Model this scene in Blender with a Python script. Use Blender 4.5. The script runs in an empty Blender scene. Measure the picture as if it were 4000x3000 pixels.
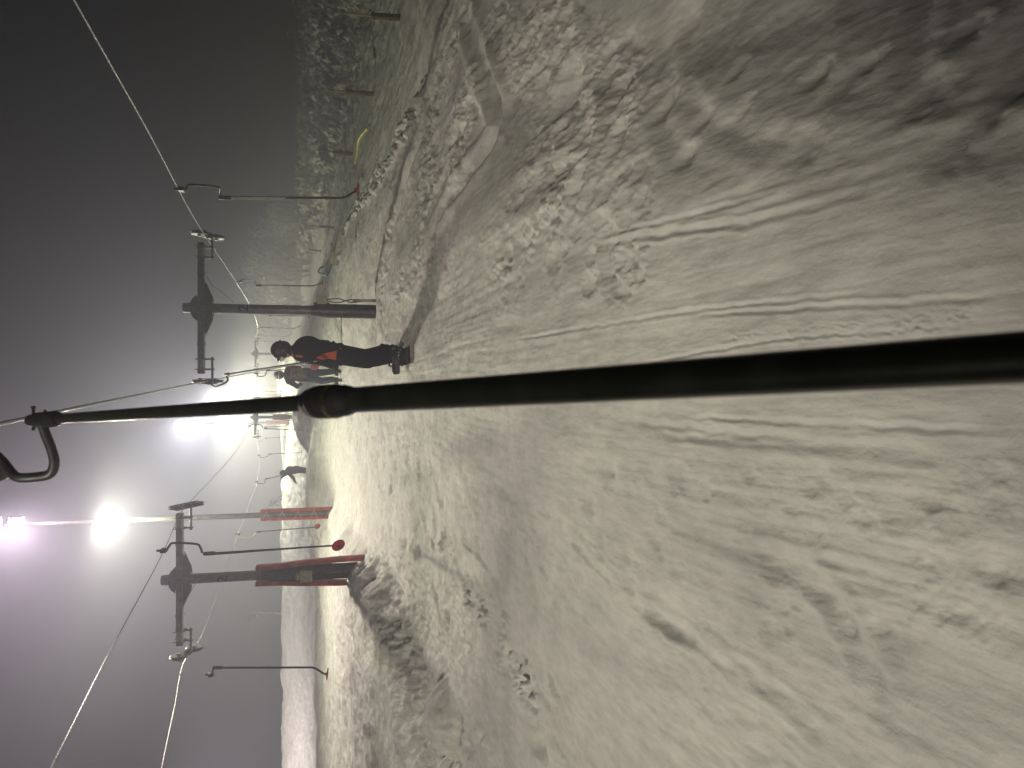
import bpy, math, random
import numpy as np
from mathutils import Vector, Matrix
random.seed(7)
R = math.radians
scene = bpy.context.scene
COL = scene.collection

# ------------------------------------------------------------------ camera
F_PX = 2900.0                  # focal length in pixels of the 4000 px long side
PITCH = R(12.6)
S_, C_ = math.sin(PITCH), math.cos(PITCH)
EYE = Vector((0.0, 0.0, 1.6))

def PY(ix, iy, y):
    """world point seen at photo pixel (ix, iy) lying at distance y up the slope"""
    k = (2000 - ix) / F_PX
    h = (1500 - iy) / F_PX
    t = y / (C_ + k * S_)
    return Vector((h * t, y, EYE.z + t * (k * C_ - S_)))

def PD(ix, iy, d):
    k = (2000 - ix) / F_PX
    h = (1500 - iy) / F_PX
    return Vector((h * d, d * (C_ + k * S_), EYE.z + d * (k * C_ - S_)))

# ------------------------------------------------------------------ noise
def _hash(ix, iy, seed):
    h = (ix.astype(np.int64) * 374761393 + iy.astype(np.int64) * 668265263 + seed * 974711) & 0xFFFFFFFF
    h = ((h ^ (h >> 13)) * 1274126177) & 0xFFFFFFFF
    return ((h ^ (h >> 16)) & 0xFFFFFFFF).astype(np.float64) / 4294967295.0

def noise(x, y, seed=0):
    x = np.asarray(x, float); y = np.asarray(y, float)
    xi = np.floor(x); yi = np.floor(y)
    fx = x - xi; fy = y - yi
    xi = xi.astype(np.int64); yi = yi.astype(np.int64)
    u = fx * fx * fx * (fx * (fx * 6 - 15) + 10)
    v = fy * fy * fy * (fy * (fy * 6 - 15) + 10)
    def g(ax, ay, dx, dy):
        a = _hash(ax, ay, seed) * 2 * math.pi
        return np.cos(a) * dx + np.sin(a) * dy
    n00 = g(xi, yi, fx, fy); n10 = g(xi + 1, yi, fx - 1, fy)
    n01 = g(xi, yi + 1, fx, fy - 1); n11 = g(xi + 1, yi + 1, fx - 1, fy - 1)
    return 1.5 * ((n00 * (1 - u) + n10 * u) * (1 - v) + (n01 * (1 - u) + n11 * u) * v)

def fbm(x, y, seed=0, octv=4, gain=.5):
    a, s, f = 1., 0., 1.
    for i in range(octv):
        s = s + a * noise(x * f, y * f, seed + i * 17); a *= gain; f *= 2.03
    return s

def cells(x, y, seed=0):
    """distance to nearest jittered point"""
    xi = np.floor(x).astype(np.int64); yi = np.floor(y).astype(np.int64)
    best = np.full(np.shape(x), 9.0)
    for a in (-1, 0, 1):
        for b in (-1, 0, 1):
            cx = xi + a + _hash(xi + a, yi + b, seed); cy = yi + b + _hash(xi + a, yi + b, seed + 5)
            best = np.minimum(best, (cx - x) ** 2 + (cy - y) ** 2)
    return np.sqrt(best)

def sst(a, b, x):
    t = np.clip((x - a) / (b - a), 0, 1)
    return t * t * (3 - 2 * t)

# ------------------------------------------------------------------ terrain
def z0(y):
    y = np.asarray(y, float)
    return .078 * y + .024 * 3 * np.log1p(np.exp(np.clip((y - 13) / 3, -30, 30))) * (y < 95) \
        + (y >= 95) * .024 * (y - 13) - .1 * np.clip(y - 130, 0, None) ** 1.15 * .9

def bank_edge(y):
    return np.interp(y, [-4, 3, 5, 7, 8.5, 9.6, 11.5, 14, 22, 32], [-5.2, -4.6, -4.1, -3.65, -3.2, -2.8, -2.75, -2.95, -3.2, -3.2])

def bank_h(y):
    return np.interp(y, [-4, 5, 7, 9.5, 11.5, 14, 20, 30], [.18, .2, .24, .35, .44, .36, .2, 0])

def base(x, y):
    x = np.asarray(x, float); y = np.asarray(y, float)
    z = z0(y)
    drop = np.interp(y, [-4, 2, 10, 19, 32, 47, 62, 100], [.1, .25, .8, 1.35, 1.6, 2.1, 2.3, 2.4])
    z = z - drop * sst(1.3, 9.6, x) - .05 * np.clip(x - 9.6, 0, 4)
    z = z + np.clip(x - 14, 0, 30) * .10
    xs = np.interp(y, [-4, 1.5, 2.3, 3.5, 5.3, 8], [.2, .5, .75, 1.0, 1.35, 1.7])
    z = z - np.interp(y, [0, 4, 9, 12], [.34, .30, .10, 0]) * sst(-.15, .85, x - xs)
    be = bank_edge(y) + .12 * noise(y * 1.1, y * 0 + 3.3, 5)
    z = z + bank_h(y) * sst(0, 1, (be - x) / np.interp(y, [5, 9, 11], [1.2, .9, .55]))
    z = z - .75 * sst(29, 33, y) * (1 - sst(40, 58, y)) * sst(1.5, 4.5, -x)
    z = z + .55 * sst(52, 60, y) * (1 - sst(60, 74, y)) * sst(3, 9, -x)
    z = z - .12 * np.clip(y - 84, 0, None) * sst(6, 16, -x) - .10 * np.clip(y - 60, 0, None) * sst(20, 40, x)
    return z

def unp(ix, iy):
    """ground point under a photo pixel (walks along the ray over the smooth slope)"""
    lo = .8
    def f(d):
        p = PD(ix, iy, d); return p.z - float(base(p.x, p.y))
    d = lo
    while f(d) > 0 and d < 150: d *= 1.02
    a, b = d / 1.02, d
    for _ in range(12):
        m = (a + b) / 2
        if f(m) > 0: a = m
        else: b = m
    return PD(ix, iy, b)

def poly_d(x, y, pts):
    """distance to a polyline of world xy points and position 0..1 along it"""
    best = np.full(x.shape, 1e9); side = np.zeros(x.shape)
    seg = [math.hypot(b[0] - a[0], b[1] - a[1]) for a, b in zip(pts[:-1], pts[1:])]; tot = sum(seg); run = 0
    for (ax, ay), (bx, by), sl in zip(pts[:-1], pts[1:], seg):
        vx, vy = bx - ax, by - ay; L = vx * vx + vy * vy + 1e-9
        t = np.clip(((x - ax) * vx + (y - ay) * vy) / L, 0, 1)
        dx = x - ax - t * vx; dy = y - ay - t * vy
        d = np.hypot(dx, dy); s = (run + t * sl) / tot; run += sl
        m = d < best; best = np.where(m, d, best); side = np.where(m, s, side)
    return best, side

GROOVES = [  # photo pixels, half width, depth, berm
    ([(1500, 1060), (1560, 800), (1640, 520), (1700, 300), (1765, -60)], .13, .17, .05),
    ([(1405, 1090), (1408, 760), (1436, 560), (1456, 150)], .10, .10, .03),
    ([(1318, 1330), (1322, 1260), (1326, 1180)], .13, .13, .03),
    ([(1640, 980), (1750, 780), (1840, 660), (1950, 500), (1905, 300), (1800, -40)], .12, .09, .08),
    ([(1600, 1000), (1780, 560), (1880, 330)], .07, .04, .03),
    ([(1955, 760), (2130, 690), (2260, 560), (2200, 330), (2250, 60)], .12, .08, .04),
    ([(2600, 300), (2760, 480), (3060, 560), (3250, 600)], .055, .030, .006),
    ([(2540, -20), (2580, 420), (2720, 700)], .07, .028, .012),
    ([(3400, 620), (3760, 490), (4100, 430)], .03, .012, .003),
    ([(3600, -80), (3520, 210), (3570, 420)], .05, .026, .004),
    ([(4100, 1228), (3400, 1290), (2960, 1330), (2500, 1420), (2260, 1490)], .008, .012, .004),
    ([(4100, 1120), (3500, 1180), (3000, 1210), (2600, 1235)], .010, .012, .004),
    ([(3800, 1098), (3200, 1160), (2700, 1210), (2300, 1275), (1900, 1340)], .010, .013, .005),
    ([(3450, 690), (2950, 850), (2600, 905), (2260, 960)], .016, .018, .008),
    ([(3100, 720), (2700, 830), (2300, 930)], .010, .010, .004),
    ([(4100, 1705), (3300, 1660), (2600, 1625)], .010, .014, .005),
    ([(4100, 1830), (3200, 1745), (2500, 1690)], .022, .015, .006),
    ([(2360, 2300), (2800, 2560), (3100, 2800), (3350, 3050)], .03, .014, .014),
    ([(2150, 2050), (2450, 2330), (2900, 2680), (3200, 2950)], .025, .008, .010),
    ([(2700, 2100), (3150, 2300), (3300, 2500), (3450, 2800), (3700, 3050)], .04, .02, .02),
    ([(1790, 2100), (1880, 2190), (1930, 2250)], .03, .04, .01),
    ([(1670, 2170), (1690, 2280), (1715, 2380), (1790, 2560)], .035, .05, .02),
    ([(1740, 3010), (1880, 2870), (1930, 2790)], .05, .09, .03),
    ([(1440, 2560), (1540, 2900), (1560, 3050)], .03, .02, .01),
    ([(1330, 2400), (1420, 2620), (1480, 2900)], .04, .03, .01),
    ([(2260, 2950), (2200, 2750), (2120, 2560)], .03, .012, .014),
    ([(2400, 1640), (2800, 1690), (3300, 1720)], .015, .012, .005),
]
HOLES = [  # photo pixel, radius, depth
    (1755, 2800, .25, -.30), (1700, 2730, .1, .05), (1820, 2860, .10, .07), (2100, 2900, .10, .09), (2060, 2760, .09, .05),
    (3150, 290, .035, .05), (3245, 340, .05, .035), (3570, 370, .045, .05), (3880, 250, .085, .09), (3900, 330, .06, .05),
    (2880, 420, .03, .035), (2710, 480, .035, .04), (2650, 600, .04, .05), (2870, 270, .03, .025), (3370, 230, .025, .03),
    (3740, 120, .03, .035), (3110, 545, .05, .045), (2580, 420, .05, .05), (2680, 90, .07, .05), (3690, 560, .05, .045),
    (3890, 560, .05, .03), (2230, 330, .13, .10), (2170, 420, .10, .08), (2350, 1850, .05, .03), (2270, 1960, .05, .035),
    (2540, 2120, .05, .03), (2620, 1860, .04, .02), (3150, 1870, .035, .02), (3440, 2480, .05, .025), (3900, 2200, .05, .02),
    (2560, 2370, .07, .03), (2640, 2440, .06, .03), (1690, 2130, .05, .05), (1700, 2340, .05, .06), (1750, 2430, .07, .06),
    (1520, 1890, .12, .06), (1500, 2100, .10, .05), (1580, 2130, .08, .05), (2520, 1860, .05, .02), (3480, 2000, .04, .02),
    (1405, 2690, .12, .06), (1262, 2880, .16, .12), (3600, 1950, .04, .018), (2950, 2060, .06, .02), (3000, 2200, .05, .02),
]
def footprints():
    out = []
    rnd = random.Random(3)
    def trail(pts, n, r, dp):
        w = [unp(*p) for p in pts]
        for i in range(n):
            t = i / (n - 1) * (len(w) - 1); k = min(int(t), len(w) - 2)
            p = w[k].lerp(w[k + 1], t - k)
            out.append((p.x + rnd.uniform(-.1, .1), p.y + rnd.uniform(-.15, .15), r * rnd.uniform(.8, 1.2), dp, 0))
            out.append((p.x - .16 + rnd.uniform(-.1, .1), p.y + rnd.uniform(-.2, .2), r * .7, -dp * .6, 0))
    trail([(1445, 745), (1520, 640), (1600, 480), (1655, 370)], 17, .13, .14)
    trail([(1330, 1010), (1352, 900), (1400, 800), (1440, 740)], 14, .16, .14)
    trail([(1390, 640), (1330, 780), (1300, 900), (1290, 1010)], 12, .17, .14)
    for ix, iy, r, dp in HOLES:
        p = unp(ix, iy); out.append((p.x, p.y, r * (1.35 if p.y < 4.5 else 1.1), dp * (.6 if p.y < 4.5 else 1.), 1))
    for i in range(90):   # small pits on the trampled strip right of the track
        p = unp(rnd.uniform(1950, 2500), rnd.uniform(450, 1150)); out.append((p.x, p.y, rnd.uniform(.03, .09), rnd.uniform(.006, .018), 0))
    for i in range(110):
        p = unp(rnd.uniform(2300, 3900), rnd.uniform(1800, 2500)); out.append((p.x, p.y, rnd.uniform(.02, .05), rnd.uniform(.002, .006), 0))
    return out
PRINTS = footprints()
def _sm(p, n=5):
    p = [np.array(q) for q in p]
    if len(p) < 3: return [tuple(q) for q in p]
    e = [2 * p[0] - p[1]] + p + [2 * p[-1] - p[-2]]; out = []
    for i in range(1, len(e) - 2):
        a, b, c, d = e[i - 1:i + 3]
        for k in range(n):
            t = k / n; out.append(tuple(.5 * (2 * b + (c - a) * t + (2 * a - 5 * b + 4 * c - d) * t * t + (3 * b - a - 3 * c + d) * t ** 3)))
    out.append(tuple(p[-1])); return out
GW = [(_sm([(p.x, p.y) for p in (unp(*q) for q in pts)]), w, d, b) for pts, w, d, b in GROOVES]

RUBBLE = [(_sm([(p.x, p.y) for p in (unp(*q) for q in pts)]), w, a) for pts, w, a in [
    ([(1740, 2130), (1800, 2260), (1860, 2380), (1960, 2530), (2090, 2710), (2230, 2930)], .19, .10),
    ([(1480, 2330), (1560, 2480), (1640, 2620), (1700, 2760)], .24, .08),
    ([(1560, 2060), (1600, 2250), (1640, 2450)], .30, .035),
    ([(1860, 1230), (1960, 1050), (2120, 900), (2250, 760)], .20, .035),
    ([(2800, 1340), (3200, 1310), (3700, 1250)], .035, .014)]]

def ground(x, y):
    x = np.asarray(x, float); y = np.asarray(y, float)
    shape = x.shape; x = x.ravel(); y = y.ravel()
    z = base(x, y)
    # broad undulation, small near the eye
    z += .05 * fbm(x * .35, y * .25, 11, 4) * sst(3, 12, np.hypot(x, y)) * 1.4
    z += .012 * fbm(x * 1.7, y * .8, 31, 4)
    far = sst(14, 40, y)
    z += far * .10 * fbm(x * .22, y * .12, 41, 5, .55)
    md = sst(5, 9, y) * (1 - sst(60, 90, y)) * (1 - .75 * np.exp(-((x - .05) / .75) ** 2) * (1 - sst(12, 20, y)))
    z += md * .014 * fbm(x * 2.6 + noise(x, y, 44), y * 1.5, 45, 4, .6)
    z += md * .010 * (1 - 2 * np.abs(fbm(x * 1.6, y * 1.0 + .4 * x, 47, 4, .6))) * np.clip(.5 + noise(x * .4, y * .3, 48) * 1.5, 0, 1.3)
    z += sst(16, 26, y) * .03 * fbm(x * .9, y * .55, 49, 4, .6)
    # groomed / ski-run streaks along the lift track
    trk = 1 - sst(.7, 1.6, np.abs(x - .05))
    z += .0045 * trk * fbm(x * 11 + 1.5 * noise(x, y * .3, 53), y * .4, 51, 3) * np.clip(.7 + 1.2 * noise(x * 1.3, y * .35, 54), .1, 1.5)
    z += .0016 * noise(x * 26 + 2 * noise(x, y * .4, 59), y * .6, 58) * np.clip(.5 + 1.5 * noise(x * 1.7, y * .5, 60), 0, 1.4) * (1 - sst(1.2, 2.4, np.abs(x)))
    z += -.04 * trk
    z += .006 * fbm(x * 3.5, y * .8, 61, 3) * (1 - sst(4, 14, y))
    z += .0012 * fbm(x * 34, y * 9, 71, 3) * (1 - sst(5, 12, y))
    # lumpy chewed snow left of the track
    lm = sst(.5, 1.2, -x) * sst(.2, 1, x - bank_edge(y)) * (1 - sst(12, 18, y))
    z += lm * .014 * fbm(x * 5, y * 2.6, 81, 4, .5)
    c = cells(x * 9 + .7 * noise(x * 4, y * 4, 7), y * 6, 91)
    band = sst(4.6, 5.6, y) * (1 - sst(10.5, 13, y)) * sst(1.35, 1.9, -x) * sst(-.2, .3, x - bank_edge(y) + .3)
    z += band * .034 * (.55 - np.minimum(c, .8)) * (.4 + .9 * np.clip(fbm(x * 1.3, y * 1.3, 95, 2) + .5, 0, 1.3))
    c2 = cells(x * 14, y * 11, 97)
    z += band * .010 * (.5 - np.minimum(c2, .7))
    # crumbly right-hand strip
    rm = sst(.9, 1.4, x) * (1 - sst(3.4, 4.6, x)) * sst(2.6, 4, y) * (1 - sst(12, 16, y))
    rr = fbm(x * 3.2, y * 2.4, 101, 5, .58)
    z += rm * .026 * (1 - 2 * np.abs(rr)) * sst(-.3, .5, fbm(x * .9, y * .7, 104, 2))
    # deep soft snow right: waves running with the slope
    rs = sst(3, 5, x) * (1 - sst(13, 15, x))
    z += rs * .06 * fbm(x * 1.1 + .4 * y, y * .30, 111, 4)
    z += rs * .008 * noise(x * 4, y * .9, 115)
    # near right, churned
    nr = sst(.35, .8, x) * (1 - sst(3, 4.5, y))
    z += nr * .012 * fbm(x * 3.2, y * 2.2, 121, 3, .5)
    z += nr * .002 * fbm(x * 22, y * 12, 125, 3)
    # plateau left, wind drifts and machine chunks
    pl = sst(0, 1, bank_edge(y) - x)
    z += pl * .05 * fbm(x * .7, y * .9, 131, 4, .55) + pl * .014 * fbm(x * 3.5 + y, y * 3 - x, 133, 3, .6)
    # rubble on the bank face
    face = np.exp(-((x - bank_edge(y) + .35) / .38) ** 2) * (1 - sst(12, 16, y))
    z += face * .075 * fbm(x * 4, y * 3.4, 141, 5, .62)
    z += face * .05 * (.5 - np.minimum(cells(x * 7, y * 6, 143), .8))
    # far left field with pushed-up snow
    lf = sst(30, 36, y) * (1 - sst(75, 85, y)) * sst(2, 5, -x)
    z += lf * (.16 * fbm(x * .45, y * .5, 151, 5, .6))
    # mounds by the second lift's next towers
    z += .8 * np.exp(-((x + 1.6) / 2.2) ** 2 - ((y - 33) / 3.0) ** 2) * 1.0
    z += .5 * np.exp(-((x + 3.4) / 2.0) ** 2 - ((y - 27) / 2.0) ** 2)
    # scrub slope, right
    sc = sst(12, 15, x) * sst(10, 20, y)
    z += sc * (.55 * fbm(x * .55, y * .4, 161, 5, .62) + .12 * noise(x * 3, y * 3, 165))
    z += sst(8.5, 12, x) * .07 * fbm(x * 1.2, y * 1.2, 171, 4, .6)
    z -= .13 * np.exp(-((x - 1.34) / .4) ** 2 - ((y - 13.85) / .5) ** 2)
    for pts, w, d, b in GW:
        p = np.array(pts); lo = p.min(0) - 4 * w - .3; hi = p.max(0) + 4 * w + .3
        m = (x > lo[0]) & (x < hi[0]) & (y > lo[1]) & (y < hi[1])
        if not m.any(): continue
        xx = x[m]; yy = y[m]
        wob = w * .8 * noise(xx * .5 / w * .2, yy * .5 / w * .2, 181)
        dd, s = poly_d(xx + wob, yy + wob, pts)
        v = (.65 + .5 * noise(xx * 1.3, yy * 1.3, 183)) * sst(0, .3, s) * sst(0, .3, 1 - s) * (.8 + .35 * noise(xx * .3 / w, yy * .3 / w, 185))
        z[m] += v * (-d * np.exp(-(dd / w) ** 2) + b * np.exp(-((dd - 1.7 * w) / (.7 * w)) ** 2))
    for pts, w, a in RUBBLE:
        p = np.array(pts); lo = p.min(0) - 3 * w; hi = p.max(0) + 3 * w
        m = (x > lo[0]) & (x < hi[0]) & (y > lo[1]) & (y < hi[1])
        if not m.any(): continue
        xx = x[m]; yy = y[m]; dd, q = poly_d(xx, yy, pts); f = 2.6 / w
        cl = .55 - np.minimum(cells(xx * f, yy * f * .8, 201), .8)
        cl2 = .5 - np.minimum(cells(xx * f * 1.9, yy * f * 1.6, 203), .7)
        z[m] += a * np.exp(-(dd / w) ** 2) * (cl + .45 * cl2) * np.clip(.6 + 1.4 * noise(xx * 1.6 / w * .3, yy * 1.6 / w * .3, 205), 0, 1.4)
    for px, py, r, dp, soft in PRINTS:
        m = (np.abs(x - px) < 3 * r) & (np.abs(y - py) < 3 * r)
        if not m.any(): continue
        dx = (x[m] - px); dy = (y[m] - py)
        dd = np.hypot(dx, dy * .8) / r * (1 + (.14 if soft else .35) * noise(dx / r * 1.6 + px, dy / r * 1.6 + py, 191))
        if dp < -.2:
            z[m] += .22 * np.exp(-dd ** 5) - .04 * np.exp(-((dd - 1.45) / .25) ** 2); continue
        z[m] += (-dp * np.exp(-dd ** 1.9) + .12 * abs(dp) * np.exp(-((dd - 1.5) / .4) ** 2)) if soft else (-dp * np.exp(-dd ** 4) + .3 * abs(dp) * np.exp(-((dd - 1.35) / .35) ** 2))
    return z.reshape(shape)

def gz(x, y):
    return float(ground(np.array([x]), np.array([y]))[0])

# ------------------------------------------------------------------ materials
def new_mat(name):
    m = bpy.data.materials.new(name); m.use_nodes = True
    return m, m.node_tree.nodes, m.node_tree.links, m.node_tree.nodes['Principled BSDF']

def mat(name, col, rough=.5, metal=0., var=.15, scale=12., bump=.0, spec=.5, col2=None, emit=None, coat=0.):
    m, N, L, b = new_mat(name)
    tc = N.new('ShaderNodeTexCoord'); nz = N.new('ShaderNodeTexNoise')
    nz.inputs['Scale'].default_value = scale; nz.inputs['Detail'].default_value = 6
    L.new(tc.outputs['Object'], nz.inputs['Vector'])
    rp = N.new('ShaderNodeValToRGB')
    c2 = col2 or tuple(c * (1 - var) for c in col); c1 = tuple(min(1, c * (1 + var)) for c in col)
    rp.color_ramp.elements[0].position = .35; rp.color_ramp.elements[1].position = .68
    rp.color_ramp.elements[0].color = (*c2, 1); rp.color_ramp.elements[1].color = (*c1, 1)
    L.new(nz.outputs['Fac'], rp.inputs['Fac']); L.new(rp.outputs['Color'], b.inputs['Base Color'])
    mr = N.new('ShaderNodeMapRange'); mr.inputs['To Min'].default_value = max(.02, rough - .12); mr.inputs['To Max'].default_value = min(1, rough + .12)
    L.new(nz.outputs['Fac'], mr.inputs['Value']); L.new(mr.outputs['Result'], b.inputs['Roughness'])
    b.inputs['Metallic'].default_value = metal; b.inputs['Specular IOR Level'].default_value = spec
    b.inputs['Coat Weight'].default_value = coat
    if bump:
        bp = N.new('ShaderNodeBump'); bp.inputs['Strength'].default_value = bump; bp.inputs['Distance'].default_value = .02
        L.new(nz.outputs['Fac'], bp.inputs['Height']); L.new(bp.outputs['Normal'], b.inputs['Normal'])
    if emit:
        b.inputs['Emission Color'].default_value = (*emit[:3], 1); b.inputs['Emission Strength'].default_value = emit[3]
    return m

def snow_mat():
    m, N, L, b = new_mat('snow')
    tc = N.new('ShaderNodeTexCoord'); P = tc.outputs['Object']
    def nz(scale, det, rough=.6, vec=None):
        n = N.new('ShaderNodeTexNoise'); n.inputs['Scale'].default_value = scale; n.inputs['Detail'].default_value = det
        n.inputs['Roughness'].default_value = rough; L.new(vec or P, n.inputs['Vector']); return n.outputs['Fac']
    mp = N.new('ShaderNodeMapping'); mp.inputs['Scale'].default_value = (1, .22, 1); L.new(P, mp.inputs['Vector'])
    sx = N.new('ShaderNodeSeparateXYZ'); L.new(P, sx.inputs[0])
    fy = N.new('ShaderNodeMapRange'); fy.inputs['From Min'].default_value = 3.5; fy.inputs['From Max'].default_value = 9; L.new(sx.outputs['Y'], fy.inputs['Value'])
    big = nz(.9, 5); fine = nz(60, 4, .7); st = nz(22, 5, .65, mp.outputs['Vector']); grain = nz(260, 2, .8)
    rp = N.new('ShaderNodeValToRGB'); rp.color_ramp.elements[0].position = .3; rp.color_ramp.elements[1].position = .7
    rp.color_ramp.elements[0].color = (.66, .655, .66, 1); rp.color_ramp.elements[1].color = (.90, .895, .89, 1)
    L.new(big, rp.inputs['Fac']); 
    mx = N.new('ShaderNodeMix'); mx.data_type = 'RGBA'; mx.blend_type = 'MULTIPLY'; mx.inputs['Factor'].default_value = .35
    r2 = N.new('ShaderNodeValToRGB'); r2.color_ramp.elements[0].position = .38; r2.color_ramp.elements[1].position = .6
    r2.color_ramp.elements[0].color = (.62, .61, .6, 1)
    L.new(st, r2.inputs['Fac']); L.new(rp.outputs['Color'], mx.inputs['A']); L.new(r2.outputs['Color'], mx.inputs['B'])
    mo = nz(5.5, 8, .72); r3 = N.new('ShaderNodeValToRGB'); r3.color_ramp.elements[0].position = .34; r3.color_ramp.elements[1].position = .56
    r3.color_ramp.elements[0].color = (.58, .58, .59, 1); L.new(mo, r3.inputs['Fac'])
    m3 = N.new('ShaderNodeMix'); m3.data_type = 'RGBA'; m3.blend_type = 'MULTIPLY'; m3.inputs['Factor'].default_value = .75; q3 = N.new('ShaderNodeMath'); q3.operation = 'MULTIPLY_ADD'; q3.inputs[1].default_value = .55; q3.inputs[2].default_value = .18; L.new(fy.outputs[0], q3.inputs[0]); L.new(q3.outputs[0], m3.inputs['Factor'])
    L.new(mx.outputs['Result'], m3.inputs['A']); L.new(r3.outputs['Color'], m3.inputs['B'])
    L.new(m3.outputs['Result'], b.inputs['Base Color'])
    b.inputs['Roughness'].default_value = .62; b.inputs['Specular IOR Level'].default_value = .35
    def mul(a, k):
        q = N.new('ShaderNodeMath'); q.operation = 'MULTIPLY'; L.new(a, q.inputs[0]); q.inputs[1].default_value = k; return q.outputs[0]
    def add(a, c):
        q = N.new('ShaderNodeMath'); q.operation = 'ADD'; L.new(a, q.inputs[0]); L.new(c, q.inputs[1]); return q.outputs[0]
    q4 = N.new('ShaderNodeMath'); q4.operation = 'MULTIPLY_ADD'; q4.inputs[1].default_value = .042; q4.inputs[2].default_value = .006; L.new(fy.outputs[0], q4.inputs[0])
    q5 = N.new('ShaderNodeMath'); q5.operation = 'MULTIPLY'; L.new(nz(9, 7, .68), q5.inputs[0]); L.new(q4.outputs[0], q5.inputs[1]); xm = q5.outputs[0]
    h = add(add(add(mul(fine, .006), mul(st, .010)), mul(grain, .0016)), xm)
    bp = N.new('ShaderNodeBump'); bp.inputs['Strength'].default_value = .5; bp.inputs['Distance'].default_value = 1.0
    L.new(h, bp.inputs['Height']); L.new(bp.outputs['Normal'], b.inputs['Normal'])
    # glints of ice crystals
    vr = N.new('ShaderNodeTexVoronoi'); vr.inputs['Scale'].default_value = 55; L.new(P, vr.inputs['Vector'])
    lt = N.new('ShaderNodeMath'); lt.operation = 'LESS_THAN'; lt.inputs[1].default_value = .06; L.new(vr.outputs['Distance'], lt.inputs[0])
    mr = N.new('ShaderNodeMapRange'); mr.inputs['To Min'].default_value = .62; mr.inputs['To Max'].default_value = .22
    L.new(lt.outputs[0], mr.inputs['Value']); L.new(mr.outputs['Result'], b.inputs['Roughness'])
    return m

M = dict(
    snow=snow_mat(),
    steel=mat('galvanised_steel', (.20, .205, .21), .5, .6, .25, 9, .1),
    pale=mat('zinc_plate', (.42, .42, .38), .45, .5, .2, 30, .1),
    dark=mat('dark_steel', (.075, .075, .08), .45, .6, .3, 14, .1),
    blackm=mat('black_painted_metal', (.020, .023, .018), .34, .2, .3, 20, .05),
    brass=mat('dull_brass', (.32, .29, .14), .28, .9, .3, 60, .15),
    rubber=mat('black_rubber', (.014, .014, .016), .55, 0, .3, 25, .1),
    rope=mat('steel_rope', (.24, .24, .26), .35, .85, .2, 60, .2),
    orange=mat('orange_crash_pad', (.56, .085, .035), .6, 0, .25, 6, .25, col2=(.30, .045, .03)),
    red=mat('red_plastic', (.36, .014, .022), .4, 0, .2, 20, .05),
    box=mat('beige_plastic_box', (.42, .41, .30), .5, 0, .12, 20, .05),
    conduit=mat('pale_conduit', (.5, .51, .5), .5, 0, .1, 20, .05),
    paint=mat('black_paint', (.008, .008, .012), .6, 0, .1, 20),
    wood=mat('weathered_wood', (.17, .12, .055), .75, 0, .35, 30, .3),
    bamboo=mat('bamboo', (.34, .27, .13), .6, 0, .2, 25, .1),
    yellow=mat('yellow_hose', (.80, .72, .02), .5, 0, .15, 20, .1),
    jacket=mat('black_jacket_cloth', (.005, .005, .008), .75, 0, .3, 25, .35, spec=.12),
    trousers=mat('black_trouser_cloth', (.004, .004, .006), .8, 0, .3, 25, .35, spec=.12),
    orcloth=mat('orange_cloth', (.55, .085, .025), .7, 0, .15, 30, .2),
    camo=mat('brown_camouflage_cloth', (.20, .14, .08), .8, 0, .3, 11, .3, col2=(.03, .025, .02)),
    greyc=mat('dark_grey_cloth', (.010, .010, .013), .8, 0, .3, 22, .3, spec=.12),
    bluec=mat('dark_blue_cloth', (.010, .020, .042), .8, 0, .3, 22, .3),
    maroon=mat('maroon_cloth', (.055, .016, .028), .8, 0, .3, 22, .3),
    yglove=mat('yellow_glove_cloth', (.50, .50, .06), .7, 0, .2, 22, .2),
    helmet=mat('black_helmet_shell', (.008, .008, .010), .5, 0, .2, 20, 0),
    helmet2=mat('grey_helmet_shell', (.08, .08, .085), .35, 0, .2, 20, 0),
    white=mat('white_plastic', (.75, .75, .74), .4, 0, .1, 20),
    lens=mat('goggle_lens', (.03, .03, .04), .08, 0, .1, 20, 0, coat=1.),
    boots=mat('glossy_boot_shell', (.02, .02, .022), .18, 0, .3, 18, .1, coat=.8),
    board=mat('board_top_sheet', (.014, .015, .018), .3, 0, .3, 8),
    skin=mat('skin', (.50, .30, .22), .55, 0, .1, 20),
    bark=mat('frosted_bark', (.34, .33, .32), .8, 0, .4, 14, .3),
    frost=mat('frost', (.62, .62, .63), .85, 0, .2, 8, .4),
)
def emis(name, col, s):
    m = bpy.data.materials.new(name); m.use_nodes = True; N = m.node_tree.nodes; N.clear()
    e = N.new('ShaderNodeEmission'); e.inputs[0].default_value = (*col, 1); e.inputs[1].default_value = s
    o = N.new('ShaderNodeOutputMaterial'); m.node_tree.links.new(e.outputs[0], o.inputs[0]); return m
M['lampg'] = emis('lit_lamp_glass', (1, 1, .90), 60)
M['lampp'] = emis('lit_pinkish_lamp_glass', (1, .88, .92), 60)

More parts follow.
